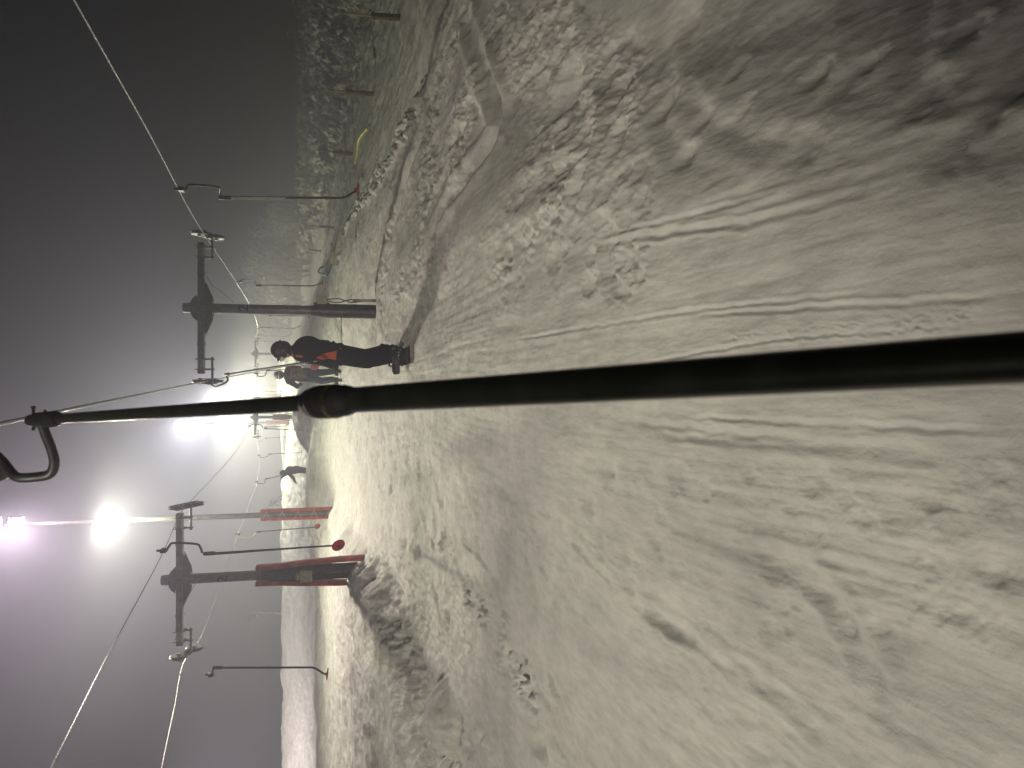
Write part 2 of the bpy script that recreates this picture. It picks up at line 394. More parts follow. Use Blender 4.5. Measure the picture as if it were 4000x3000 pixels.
# ------------------------------------------------------------------ mesh builder
class MB:
    def __init__(s): s.v = []; s.f = []
    def add(s, vs, fs):
        o = len(s.v); s.v += [tuple(p) for p in vs]; s.f += [tuple(i + o for i in f) for f in fs]; return s
    def box(s, c, size, rot=None, bev=0.0):
        hx, hy, hz = (q / 2 for q in size); c = Vector(c)
        if bev <= 0:
            vs = [Vector((sx * hx, sy * hy, sz * hz)) for sx in (-1, 1) for sy in (-1, 1) for sz in (-1, 1)]
            fs = [(0, 1, 3, 2), (4, 6, 7, 5), (0, 4, 5, 1), (2, 3, 7, 6), (0, 2, 6, 4), (1, 5, 7, 3)]
        else:  # chamfered column along z
            b = min(bev, hx * .9, hy * .9, hz * .9)
            ring = [(-hx + b, -hy), (hx - b, -hy), (hx, -hy + b), (hx, hy - b), (hx - b, hy), (-hx + b, hy), (-hx, hy - b), (-hx, -hy + b)]
            vs = []; fs = []
            for z, k in ((-hz, b), (-hz + b, 0), (hz - b, 0), (hz, b)):
                for x, y in ring:
                    vs.append(Vector((x - math.copysign(min(k, abs(x)), x), y - math.copysign(min(k, abs(y)), y), z)))
            for r in range(3):
                for i in range(8):
                    a = r * 8 + i; bb = r * 8 + (i + 1) % 8
                    fs.append((a, bb, bb + 8, a + 8))
            fs.append(tuple(range(7, -1, -1))); fs.append(tuple(range(24, 32)))
        if rot: vs = [rot @ v for v in vs]
        return s.add([v + c for v in vs], fs)
    def tube(s, pts, rad, n=10, cap=True, sq=1.0):
        pts = [Vector(p) for p in pts]; m = len(pts)
        rad = rad if isinstance(rad, (list, tuple)) else [rad] * m
        vs = []; fs = []; up = None
        for i, p in enumerate(pts):
            a = pts[max(0, i - 1)]; b = pts[min(m - 1, i + 1)]; t = (b - a).normalized()
            if up is None:
                up = Vector((0, 0, 1)) if abs(t.z) < .9 else Vector((1, 0, 0))
            u = (up - t * up.dot(t)).normalized(); w = t.cross(u); up = u
            for k in range(n):
                q = 2 * math.pi * k / n
                vs.append(p + (u * math.cos(q) + w * math.sin(q) * sq) * rad[i])
        for i in range(m - 1):
            for k in range(n):
                a = i * n + k; b = i * n + (k + 1) % n
                fs.append((a, b, b + n, a + n))
        if cap: fs.append(tuple(range(n - 1, -1, -1))); fs.append(tuple(range((m - 1) * n, m * n)))
        return s.add(vs, fs)
    def lathe(s, c, axis, prof, n=24):
        """prof: (distance along axis, radius)"""
        c = Vector(c); t = Vector(axis).normalized()
        up = Vector((0, 0, 1)) if abs(t.z) < .9 else Vector((1, 0, 0))
        u = (up - t * up.dot(t)).normalized(); w = t.cross(u); vs = []; fs = []
        for h, r in prof:
            for k in range(n):
                q = 2 * math.pi * k / n; vs.append(c + t * h + (u * math.cos(q) + w * math.sin(q)) * max(r, 1e-4))
        for i in range(len(prof) - 1):
            for k in range(n):
                a = i * n + k; b = i * n + (k + 1) % n; fs.append((a, b, b + n, a + n))
        fs.append(tuple(range(n - 1, -1, -1))); m = len(prof); fs.append(tuple(range((m - 1) * n, m * n)))
        return s.add(vs, fs)
    def ell(s, c, rx, ry, rz, n=14, rot=None):
        c = Vector(c); vs = []; fs = []; m = n // 2 + 2
        for i in range(m + 1):
            th = math.pi * i / m
            for k in range(n):
                q = 2 * math.pi * k / n
                v = Vector((rx * math.sin(th) * math.cos(q), ry * math.sin(th) * math.sin(q), rz * math.cos(th)))
                vs.append((rot @ v if rot else v) + c)
        for i in range(m):
            for k in range(n):
                a = i * n + k; b = i * n + (k + 1) % n; fs.append((a, a + n, b + n, b))
        return s.add(vs, fs)
    def cap(s, a, b, ra, rb, n=12):
        a = Vector(a); b = Vector(b); t = (b - a); L = t.length; t.normalize()
        prof = []
        for i in range(5): q = math.pi / 2 * (1 - i / 4); prof.append((-ra * math.sin(q), ra * math.cos(q)))
        for i in range(5): q = math.pi / 2 * i / 4; prof.append((L + rb * math.sin(q), rb * math.cos(q)))
        return s.lathe(a, t, prof, n)
    def prism(s, pts2, y0, y1, plane='xz'):
        n = len(pts2)
        vs = [(a, y0, b) for a, b in pts2] + [(a, y1, b) for a, b in pts2]
        fs = [tuple(range(n)), tuple(range(2 * n - 1, n - 1, -1))] + [(i, i + n, (i + 1) % n + n, (i + 1) % n) for i in range(n)]
        return s.add(vs, fs)
    def mesh(s, name):
        me = bpy.data.meshes.new(name); me.from_pydata(s.v, [], s.f)
        me.validate(); me.update(); return me
    def build(s, name, m, parent=None, smooth=True, loc=None):
        me = s.mesh(name); me.materials.append(m)
        o = bpy.data.objects.new(name, me); COL.objects.link(o)
        if smooth:
            me.polygons.foreach_set('use_smooth', [True] * len(me.polygons))
            try: me.set_sharp_from_angle(angle=R(38))
            except Exception: pass
        if parent: o.parent = parent
        if loc is not None: o.location = loc
        return o

def tag(o, label=None, cat=None, group=None, kind=None):
    for k, v in (('label', label), ('category', cat), ('group', group), ('kind', kind)):
        if v: o[k] = v
    return o
def empty(name, loc, label=None, cat=None, group=None, rz=0):
    o = bpy.data.objects.new(name, None); COL.objects.link(o); o.location = loc; o.rotation_euler = (0, 0, rz)
    o.empty_display_size = .2
    return tag(o, label, cat, group)
def copy_tree(o, parent=None):
    c = o.copy(); COL.objects.link(c); c.parent = parent
    for ch in list(o.children): copy_tree(ch, c)
    return c
def smooth_path(pts, n=6):
    """Catmull-Rom through points"""
    p = [Vector(q) for q in pts]; p = [p[0] * 2 - p[1]] + p + [p[-1] * 2 - p[-2]]; out = []
    for i in range(1, len(p) - 2):
        for k in range(n):
            t = k / n; a, b, c, d = p[i - 1], p[i], p[i + 1], p[i + 2]
            out.append(.5 * ((2 * b) + (c - a) * t + (2 * a - 5 * b + 4 * c - d) * t * t + (3 * b - a - 3 * c + d) * t ** 3))
    out.append(p[-2]); return out

# ------------------------------------------------------------------ ground sheet
def build_ground():
    ys = list(np.linspace(-8, 0.7, 40, endpoint=False)); y = .7
    while y < 300: ys.append(y); y += max(.0052 * y, .0075) * (1 if y < 60 else 1.8)
    while y < 900: ys.append(y); y *= 1.06
    ys = np.array(ys)
    t = np.linspace(-.78, .78, 1150)
    e = .78 + np.cumsum(.0016 * 1.07 ** np.arange(1, 70))
    t = np.concatenate([-e[::-1], t, e])
    Y, T = np.meshgrid(ys, t, indexing='ij'); X = (np.maximum(Y, 0) + 1.3) * T
    Z = ground(X, Y)
    nr, nc = X.shape
    co = np.stack([X, Y, Z], -1).astype(np.float32).reshape(-1, 3)
    i = np.arange(nr * nc).reshape(nr, nc)
    q = np.stack([i[:-1, :-1], i[:-1, 1:], i[1:, 1:], i[1:, :-1]], -1).reshape(-1, 4).astype(np.int32)
    me = bpy.data.meshes.new('snow_ground'); me.vertices.add(len(co)); me.vertices.foreach_set('co', co.ravel())
    me.loops.add(q.size); me.loops.foreach_set('vertex_index', q.ravel())
    me.polygons.add(len(q)); me.polygons.foreach_set('loop_start', np.arange(0, q.size, 4, dtype=np.int32))
    me.polygons.foreach_set('loop_total', np.full(len(q), 4, np.int32)); me.polygons.foreach_set('use_smooth', np.ones(len(q), bool))
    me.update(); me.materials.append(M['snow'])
    o = bpy.data.objects.new('snow_ground', me); COL.objects.link(o); tag(o, kind='structure')
build_ground()

# ------------------------------------------------------------------ lift towers
def text_mesh(txt, size, radius):
    cu = bpy.data.curves.new('t', 'FONT'); cu.body = txt; cu.size = size; cu.align_x = 'CENTER'; cu.align_y = 'CENTER'; cu.extrude = 0; cu.offset = .004
    ob = bpy.data.objects.new('t', cu); COL.objects.link(ob)
    bpy.context.view_layer.update()
    me = bpy.data.meshes.new_from_object(ob.evaluated_get(bpy.context.evaluated_depsgraph_get()))
    bpy.data.objects.remove(ob)
    import bmesh
    bm = bmesh.new(); bm.from_mesh(me)
    for _ in range(2): bmesh.ops.subdivide_edges(bm, edges=bm.edges[:], cuts=1)
    bmesh.ops.triangulate(bm, faces=bm.faces[:])
    for v in bm.verts:   # wrap on the pipe, facing -y
        a = v.co.x * 1.05 / radius; z = v.co.y
        v.co = Vector((math.sin(a) * (radius + .003), -math.cos(a) * (radius + .003), z))
    bm.to_mesh(me); bm.free(); return me

def sheave_unit(root, sx, zb, tilt, side):
    """pair of rope wheels under the end of the crossbar; side = +1 right end, -1 left end"""
    br = MB()
    br.box((sx - side * .17, -.075, zb), (.17, .02, .10), bev=.006)
    b1 = br.build('clamp_plate', M['pale'], root, False)
    bb = MB()
    for q in (-.26, -.08):
        bb.tube([(sx + side * q, 0, zb - .05), (sx + side * q, 0, zb - .19)], .017, 8)
        bb.box((sx + side * q, 0, zb - .18), (.035, .07, .07), bev=.008)
        for yy in (-.085, .085): bb.tube([(sx + side * q, yy, zb - .10), (sx + side * q, yy, zb + .10)], .008, 6)
    bb.tube([(sx - side * .30, 0, zb - .18), (sx + side * .10, 0, zb - .18)], .021, 10)
    bb.build('bracket', M['steel'], root)
    rk = MB(); rot = Matrix.Rotation(tilt, 3, 'X')
    xc = sx + side * .13
    rk.box((xc, 0, zb - .13), (.075, .12, .13), bev=.012)
    for s in (-1, 1):
        rk.box(Vector((xc + s * .045, 0, zb - .11)), (.012, .50, .045), rot=rot)
    rk.build('rocker', M['dark'], root)
    for s in (-1, 1):
        c = Vector((xc, 0, zb - .11)) + rot @ Vector((0, s * .21, 0))
        w = MB(); w.lathe(c - Vector((.027, 0, 0)), (1, 0, 0), [(0, .135), (.012, .15), (.02, .125), (.034, .125), (.042, .15), (.054, .135)], 28)
        wo = w.build('sheave', M['dark'], root)
        h = MB(); h.lathe(c - Vector((.055, 0, 0)), (1, 0, 0), [(0, .02), (.02, .035), (.09, .035), (.11, .02)], 12)
        h.build('hub', M['pale'], wo)
    tm = MB(); tm.tube(smooth_path([(xc, -.2, zb + .02), (xc + side * .04, -.32, zb - .05), (xc, -.38, zb - .16)], 4), .009, 6)
    tm.build('rope_catcher', M['pale'], root)

def tower(name, label, x, y, zbar, half, group, pads, boxed, r_pipe=.088, cap_h=.30, sunk=.3, simple=False):
    gzv = gz(x, y); H = zbar - gzv
    root = empty(name, (x, y, gzv), label, 'lift tower', group)
    p = MB(); ys = .62 * H if not pads else .53 * H
    zs = H * .30 if not pads else H * .44
    p.tube([(0, 0, zs - .35), (0, 0, H + cap_h - .06), (0, 0, H + cap_h)], [r_pipe, r_pipe, r_pipe * .92], 28)
    p.build('post', M['steel'], root)
    s = MB(); rs = .128 if not pads else .145
    s.lathe((0, 0, -sunk), (0, 0, 1), [(0, rs), (zs + sunk, rs), (zs + sunk + .25, r_pipe + .008), (zs + sunk + .29, r_pipe + .008)], 12 if pads else 24)
    s.build('base_sleeve', M['dark'], root)
    c = MB(); c.box((0, 0, H), (2 * half, .12, .115), bev=.010)
    for q in (-.45, .45): c.box((q * half * 1.2, 0, H), (.05, .128, .123))
    c.build('crossbar', M['steel'], root, False)
    g = MB()
    for yy in (-.075, .067):
        g.prism([(-.23, H + .062), (-.17, H + .13), (-.10, H + .17), (.10, H + .17), (.17, H + .13), (.23, H + .062)], yy, yy + .008)
        g.prism([(-.48, H - .06), (-.21, H - .175), (-.12, H - .19), (.12, H - .19), (.21, H - .175), (.48, H - .06)], yy, yy + .008)
    g.lathe((0, 0, H - .19), (0, 0, 1), [(0, .12), (.012, .12)], 20)
    for q in (-.06, .06): g.tube([(q, -.095, H + .12), (q, .09, H + .12)], .012, 8)
    g.build('gusset', M['dark'], root)
    for sd in (-1, 1): sheave_unit(root, sd * half, H, R(-32) if sd > 0 else R(-26), sd)
    if simple: return root
    me = text_mesh('2', .235, r_pipe); me.materials.append(M['paint'])
    n = bpy.data.objects.new('number', me); COL.objects.link(n); n.parent = root; n.location = (0, 0, H - .72)
    n.rotation_euler.z = math.atan2(-x, y) * -1
    if pads:
        for sd in (-1, 1):
            b = MB(); zt = H * .565
            prof = [(-.25, .205), (.2, .20), (zt * .55, .165), (zt * .75, .135), (zt, .125)]
            vs = []; fs = []
            for z, d in prof:
                for xx, yy in ((d - .02, -.11), (d + .045, -.125), (d + .055, 0), (d + .045, .125), (d - .02, .11)):
                    vs.append((sd * xx, yy, z))
            for i in range(len(prof) - 1):
                for k in range(5):
                    a = i * 5 + k; bb = i * 5 + (k + 1) % 5; fs.append((a, bb, bb + 5, a + 5))
            fs.append((0, 1, 2, 3, 4)); e = (len(prof) - 1) * 5; fs.append(tuple(e + k for k in range(5)))
            b.add(vs, fs); po = b.build('crash_pad', M['orange'], root, False)
            cp = MB(); cp.box((sd * (.125 + .015), 0, zt + .012), (.075, .24, .024), bev=.008); cp.build('snow_cap', M['snow'], po)
        st = MB()
        for z in (.35, .75, 1.15):
            st = MB(); st.lathe((0, 0, z), (0, 0, 1), [(0, .151), (.02, .151)], 12); st.build('strap', M['dark'], root)
    if boxed:
        kx, ky = (-.02, -.19) if pads else (.19, -.04)
        b = MB(); b.box((kx, ky, boxed), (.15 if not pads else .19, .10, .19 if not pads else .22), bev=.012)
        bo = b.build('junction_box', M['box'], root, False)
        if pads:
            l = MB(); l.ell((kx, ky, boxed + .13), .07, .05, .07, 12); l.build('box_cap', M['box'], bo)
        else:
            l = MB(); l.box((kx - .07, ky, boxed), (.05, .06, .28), bev=.01); l.build('mounting_plate', M['dark'], bo)
        for q in (-.012, .012):
            w = MB(); pth = [(kx + q, ky, boxed - .09), (kx + q * 3, ky + .03, boxed - .3), (kx - q * 2 + (0 if not pads else -.03), ky + .03, boxed - .52), (kx + .01, ky + .04, boxed - .8 if not pads else -.3)]
            w.tube(smooth_path(pth, 5), .010 if not pads else .018, 8); w.build('cable', M['rubber'], root)
        if not pads:
            w = MB(); w.tube([(kx + .01, ky + .04, boxed - .55), (kx + .02, ky + .04, -.25)], .026, 12); w.build('conduit', M['conduit'], root)
    # loose wire under the bar
    w = MB()
    if not pads: w.tube(smooth_path([(.55, -.07, H - .1), (.38, -.12, H - .22), (.3, -.12, H - .34), (.1, -.09, H - .56)], 6), .0045, 6)
    else: w.tube(smooth_path([(-1.05, -.075, H - .05), (-.5, -.08, H - .07), (-.2, -.1, H - .2), (.02, -.1, H - .33)], 6), .006, 6)
    w.build('wire', M['pale'], root)
    return root

zR = PY(787, 1200, 14).z; zL = PY(703, 2260, 14).z
TR1 = tower('lift_tower', 'bare grey T-shaped lift tower number 2 with a beige box and pale conduit beside it', 1.34, 14, zR, 1.16, 'drag lift towers', False, 1.02)
TL1 = tower('lift_tower', 'nearest lift tower with orange pads on both sides standing on the snow bank', -3.43, 14, zL, 1.16, 'drag lift towers', True, .80)
p2 = PY(998, 1382, 58)
TR2 = tower('lift_tower', 'hazy lift tower without pads behind the head of the person in black and orange', p2.x, 58, p2.z, 1.0, 'drag lift towers', False, 0, simple=False)
p2 = PY(997, 1630, 50)
TL2 = tower('lift_tower', 'distant lift tower with orange pads just beside the black pole and the far lamp mast', p2.x, 50, p2.z, 1.12, 'drag lift towers', True, 0)
p2 = PY(1003, 1458, 100)
TR3 = tower('lift_tower', 'farthest lift tower, a faint grey T almost lost in the haze', p2.x, 100, p2.z, 1.0, 'drag lift towers', False, 0, simple=True)

# ------------------------------------------------------------------ haul ropes
def rope(label, pts, r=.0085, knots=()):
    b = MB(); q = np.array([tuple(p) for p in sorted((Vector(p) for p in pts), key=lambda p: p.y)])
    yy = q[:, 1]; path = []
    for axis in (0, 2):
        d = np.diff(q[:, axis]) / np.diff(yy); m = np.zeros(len(yy)); m[0] = d[0]; m[-1] = d[-1]
        h = np.diff(yy); m[1:-1] = (d[:-1] * h[1:] + d[1:] * h[:-1]) / (h[1:] + h[:-1])
        out = []
        for i in range(len(yy) - 1):
            for t in np.linspace(0, 1, 9)[:-1]:
                t2, t3 = t * t, t ** 3
                out.append((yy[i] + t * h[i], (2 * t3 - 3 * t2 + 1) * q[i, axis] + (t3 - 2 * t2 + t) * h[i] * m[i] + (3 * t2 - 2 * t3) * q[i + 1, axis] + (t3 - t2) * h[i] * m[i + 1]))
        out.append((yy[-1], q[-1, axis])); path.append(out)
    path = [Vector((a[1], a[0], b_[1])) for a, b_ in zip(*path)]
    # strands: slightly lobed tube with twist
    b.tube(path, r, 8)
    o = b.build('haul_rope', M['rope']); tag(o, label, 'haul rope', 'haul ropes of the drag lifts')
    for q in knots:
        i = min(range(len(path) - 1), key=lambda i: (path[i] - Vector(q)).length)
        d = (path[i + 1] - path[i]).normalized()
        k = MB(); k.lathe(Vector(q) - d * .05, d, [(0, r), (.02, r * 2.2), (.08, r * 2.2), (.1, r)], 10); k.build('splice', M['rope'], o)
xr = 1.34 + 1.29; xu = 1.34 - 1.29
def onx(x, ix, y):          # point at lateral x, distance y and photo row ix
    k = (2000 - ix) / F_PX; t = y / (C_ + k * S_); return Vector((x, y, EYE.z + t * (k * C_ - S_)))
ret_pts = [(2.66, -3, 2.85), PY(290, 0, 5.68), PY(560, 478, 8.4), PY(800, 918, 13.7), PY(834, 968, 14.6), PY(940, 1130, 21), PY(984, 1205, 28), PY(1004, 1262, 37), PY(1005, 1298, 48), PY(997, 1324, 58), (3.55, 100, 11.6), (3.6, 170, 17)]
rope('bright haul rope on the dark side, meeting the outer end of the bare grey tower', ret_pts, .0085)
up_pts = [Vector((-.42, -4, 2.75)), PY(0, 1655, 4.75), PY(200, 1613, 5.7), PY(500, 1551, 8.2), PY(800, 1490, 13.7), PY(822, 1486, 14.4), PY(905, 1470, 25), PY(960, 1460, 38), PY(985, 1450, 48), PY(1000, 1440, 58), (1.3, 100, 11.4), (1.3, 170, 17)]
rope('thick haul rope running overhead beside the top of the near black pole', up_pts, .012)
in_pts = [Vector((-2.5, -3, 2.45)), PY(200, 3000, 5.2), PY(420, 2562, 7.8), PY(640, 2152, 11.5), PY(710, 1998, 13.8), PY(730, 1975, 14.6), PY(900, 1790, 20.5), PY(975, 1668, 30), PY(995, 1610, 40), PY(990, 1560, 50), (-.6, 90, 9.6)]
rope('haul rope carrying the nearest red platter, on the inner end of the padded tower', in_pts, .0065)
out_pts = [Vector((-4.8, -3, 2.2)), PY(632, 2998, 9.9), PY(680, 2770, 11.7), PY(724, 2575, 13.6), PY(757, 2535, 14.4), PY(860, 2285, 18.5), PY(930, 2087, 23.5), PY(970, 1980, 28), PY(1004, 1881, 35), PY(1014, 1790, 42), PY(1000, 1704, 50), (-2.4, 90, 9.4)]
rope('haul rope on the outer end of the padded tower, over the dim slope', out_pts, .0065, [PY(706, 2632, 12.5)])

# ------------------------------------------------------------------ hangers
def hanger(label, y, grip, bow, pole, platter, face='flat', r=.016, up=None, dark=True, simple=False, plat_r=.1, wide=None):
    """all photo pixels with optional dy; lies around distance y"""
    def P(q): return PY(q[0], q[1], y + (q[2] if len(q) > 2 else 0))
    g = P(grip); root = empty('drag_hanger', g, label, 'drag hanger', 'drag lift hangers')
    L = lambda q: P(q) - g
    b = MB()
    b.box((0, 0, 0), (.05, .14, .09), bev=.012); b.tube([(0, 0, .03), (0, 0, .09)], .016, 8)
    b.build('grip', M['dark'], root)
    b = MB(); b.tube(smooth_path([L(q) for q in bow], 6), .015 if not simple else .017, 10)
    b.build('bow', M['dark'] if dark else M['pale'], root)
    pts = [L(q) for q in pole]; t = (pts[1] - pts[0]).normalized()
    s = MB(); s.lathe(pts[0] - t * .03, t, [(0, .016), (.02, .026), (.13, .028), (.16, .02)], 12); s.build('socket', M['dark'], root)
    w = r
    a = pts[0] + t * .08
    if up:
        mid = a.lerp(pts[1], up); o = MB(); o.tube([a, mid], r * 1.35, 12); o.build('outer_tube', M['pale'], root); a = mid
    o = MB(); o.tube([a] + smooth_path(pts[1:], 4) if len(pts) > 2 else [a, pts[1]], r, 12); o.build('pole', M['dark'], root)
    if wide:
        o = MB(); o.tube([pts[0] + Vector((wide, 0, -.06)), pts[1] + Vector((wide * .1, 0, 0))], .006, 6); o.build('cord', M['rubber'], root)
    if platter:
        c = L(platter)
        ax = {'flat': Vector((.1, .05, 1)), 'face': Vector((-.55, -1, -.45)), 'side': Vector((1, .3, .3))}[face].normalized()
        o = MB(); o.lathe(c - ax * .015, ax, [(0, .02), (.004, plat_r * .8), (.012, plat_r), (.022, plat_r * .97), (.03, plat_r * .6), (.035, .03)], 28)
        o.build('platter', M['red'], root)
        h = MB(); h.lathe(c + ax * .01, ax, [(0, .022), (.04, .02)], 12); h.build('platter_hub', M['dark'], root)
    return root

hanger('drag hanger hanging over untouched snow on the dark side, nearest on the return rope', 10.2, (708, 740), [(712, 744), (728, 736), (742, 722), (850, 730), (858, 750, .2), (862, 770, .3)],
       [(864, 772, .3), (1335, 773, .3), (1352, 768, .3), (1392, 745, .3)], (1398, 741, .3), up=.5)
hanger('second drag hanger on the return rope, its red platter near the yellow hose end', 20.5, (940, 1100), [(940, 1100), (946, 1092), (992, 1095), (998, 1108)],
       [(1003, 1115), (1222, 1117), (1232, 1114), (1254, 1107)], (1260, 1107), up=.45, dark=False)
hanger('small drag hanger right behind the bare grey tower sleeve', 33, (1028, 1228), [(1028, 1228), (1034, 1225), (1045, 1230)], [(1050, 1233), (1190, 1234), (1204, 1236)], (1208, 1237), up=.5, simple=True, dark=False)
hanger('faint drag hanger between the bare grey tower and the person in black and orange', 42, (1010, 1282), [(1012, 1282), (1022, 1278), (1040, 1280)], [(1044, 1280), (1150, 1283), (1166, 1275)], (1168, 1275), simple=True)
hanger('fainter drag hanger just below the shoulder line of the person in black', 54, (1005, 1308), [(1006, 1308), (1020, 1307), (1034, 1310)], [(1038, 1312), (1120, 1313), (1136, 1305)], (1138, 1305), simple=True)
hanger('very faint drag hanger in line with the back of the person in black', 68, (1000, 1330), [(1000, 1330), (1010, 1329), (1024, 1332)], [(1030, 1333), (1108, 1334)], (1110, 1333), simple=True)
hanger('nearest empty platter hanger, its round red platter facing the viewer', 10.8, (640, 2150), [(652, 2147), (662, 2132), (678, 2121), (765, 2125), (782, 2138), (790, 2160)],
       [(802, 2163), (1306, 2131)], (1322, 2130), face='face', r=.013, plat_r=.098, wide=-.02)
hanger('empty drag hanger behind the nearest orange padded tower, small red platter', 23.6, (932, 2086), [(932, 2086), (938, 2098), (960, 2102), (985, 2097), (999, 2083)],
       [(1003, 2078), (1232, 2059)], (1240, 2056), face='face', dark=False)
hanger('drag hanger alone on the dim side beyond the end of the padded tower arm', 12.8, (826, 2634), [(826, 2634), (832, 2620), (836, 2610)],
       [(838, 2608), (1218, 2607), (1234, 2612), (1265, 2632)], (1279, 2633), r=.017)
hanger('drag hanger hanging over the snow mound between the near pole and the distant skier', 31, (976, 1664), [(976, 1664), (984, 1658), (1018, 1660), (1027, 1672)],
       [(1033, 1674), (1185, 1681), (1194, 1679), (1206, 1669)], (1211, 1667))
hanger('thin drag hanger close behind the one over the snow mound', 45, (1000, 1662), [(1000, 1660), (1010, 1656), (1024, 1664)], [(1034, 1668), (1108, 1666), (1122, 1661)], (1125, 1660), simple=True)
hanger('drag hanger ahead of the person in the maroon jacket', 41, (1012, 1778), [(1012, 1778), (1020, 1786), (1044, 1783), (1049, 1776)], [(1051, 1774), (1170, 1768)], (1178, 1767))
hanger('farther drag hanger in front of the far white slope, ahead of the maroon jacket', 55, (1008, 1712), [(1010, 1722), (1020, 1724), (1030, 1716)], [(1036, 1712), (1130, 1706)], (1139, 1704), simple=True)
hanger('drag hanger pulling the person in the maroon jacket', 35.3, (1004, 1882), [(1004, 1884), (1010, 1889), (1032, 1887), (1036, 1872)], [(1038, 1871), (1150, 1846)], None)
hanger('tiny drag hanger beside the thick near pole, level with the ski track', 62, (1012, 1520), [(1012, 1520), (1020, 1517), (1030, 1524)], [(1034, 1528), (1088, 1530), (1108, 1527)], (1110, 1526), simple=True)
hanger('tiniest drag hanger between the near pole and the person in camouflage', 74, (1010, 1505), [(1010, 1505), (1018, 1502), (1024, 1505)], [(1028, 1506), (1072, 1508)], None, simple=True)
hanger('drag hanger pulling the person in black and orange, its pole held at the waist', 12.6, (822, 1497, .5), [(822, 1500, .4), (838, 1509, .3), (850, 1508, .2), (882, 1494), (890, 1481), (884, 1468)],
       [(883, 1463), (1238, 1409, -2.35)], None, r=.016, wide=-.03)
hanger('drag hanger pulling the person in the camouflage jacket', 22.5, (1003, 1458), [(1003, 1460), (1012, 1471), (1036, 1466), (1040, 1450)], [(1044, 1448), (1222, 1438, -2.3)], (1230, 1431, -2.35), face='face', plat_r=.115)

# own hanger right in front of the eye
def own_hanger():
    def d_of(ix): return 1 / (1.0 + 4.15e-4 * (ix - 1370))
    def cy(ix): return np.interp(ix, [60, 230, 1100, 1370, 4000, 5200], [1646.5, 1636, 1574, 1556, 1393, 1318])
    Q = lambda ix: PD(ix, float(cy(ix)), d_of(ix))
    top = Q(205); root = empty('drag_hanger', top, 'thick black telescopic pole of the nearest hanger, crossing the whole view', 'drag hanger', 'drag lift hangers')
    A, B = Q(60), Q(5200); T = (B - A).normalized()
    def onl(ix):  # point on the straight 3d axis
        lo, hi = 0, (B - A).length
        for _ in range(40):
            m = (lo + hi) / 2; p = A + T * m - EYE; d = p.y * C_ - p.z * S_; px = 2000 - (p.y * S_ + p.z * C_) / d * F_PX
            if px < ix: lo = m
            else: hi = m
        return A + T * lo - top
    def tube(name, i0, i1, rr, m, n=28):
        a, b = onl(i0), onl(i1); o = MB(); o.tube([a, a.lerp(b, .5), b], rr, n); return o.build(name, m, root)
    tube('inner_tube', 215, 1300, .0125, M['blackm'])
    tube('outer_tube', 1330, 5200, .0172, M['blackm'])
    a = onl(1195); t = T; L = (onl(1392) - a).length
    o = MB(); o.lathe(a, t, [(0, .0130), (L * .02, .0165), (L * .08, .0185), (L * .10, .0180), (L * .12, .0205), (L * .18, .0216), (L * .19, .0211), (L * .22, .0228), (L * .32, .0240), (L * .56, .0240), (L * .60, .0226), (L * .64, .0222), (L * .78, .0218), (L * .86, .0200), (L * .92, .0178), (L, .0173)], 36)
    o.build('locking_collar', M['rubber'], root)
    c = a + t * L * .585; o = MB(); o.lathe(c, t, [(0, .0236), (L * .006, .0243), (L * .03, .0243), (L * .036, .0232)], 36); o.build('metal_ring', M['brass'], root)
    # socket at the top of the pole
    s0, s1 = onl(95), onl(232)
    o = MB(); L = (s1 - s0).length; tt = (s1 - s0).normalized()
    o.lathe(s0 + tt * L * .18, tt, [(0, .012), (L * .04, .017), (L * .2, .0185), (L * .24, .021), (L * .7, .0215), (L * .8, .017)], 24)
    side = Vector((1, 0, 0))
    m = s0.lerp(s1, .28); o.tube([m - side * .028, m + side * .034], .0045, 8); o.tube([m + side * .034, m + side * .040], .0065, 8)
    m = s0.lerp(s1, .62); o.tube([m - side * .026, m + side * .026], .004, 8)
    o.build('socket', M['rubber'], root)
    d = 1.98
    pts = [PD(162, 1652, d), PD(180, 1700, d), PD(205, 1765, d), PD(212, 1812, d), PD(196, 1850, d), PD(150, 1862, d), PD(78, 1866, d), PD(48, 1850, d + .02), PD(8, 1800, d + .05), PD(-60, 1740, d + .1), PD(-150, 1690, d + .15)]
    o = MB(); o.tube([p - top for p in smooth_path(pts, 6)], .0128, 16); o.build('bow', M['dark'], root)
    g = PD(-8, 1842, d + .08) - top; o = MB(); o.box(g, (.05, .07, .04), bev=.008); o.tube([g, g + Vector((.03, 0, -.02))], .006, 8); o.build('grip', M['dark'], root)
own_hanger()

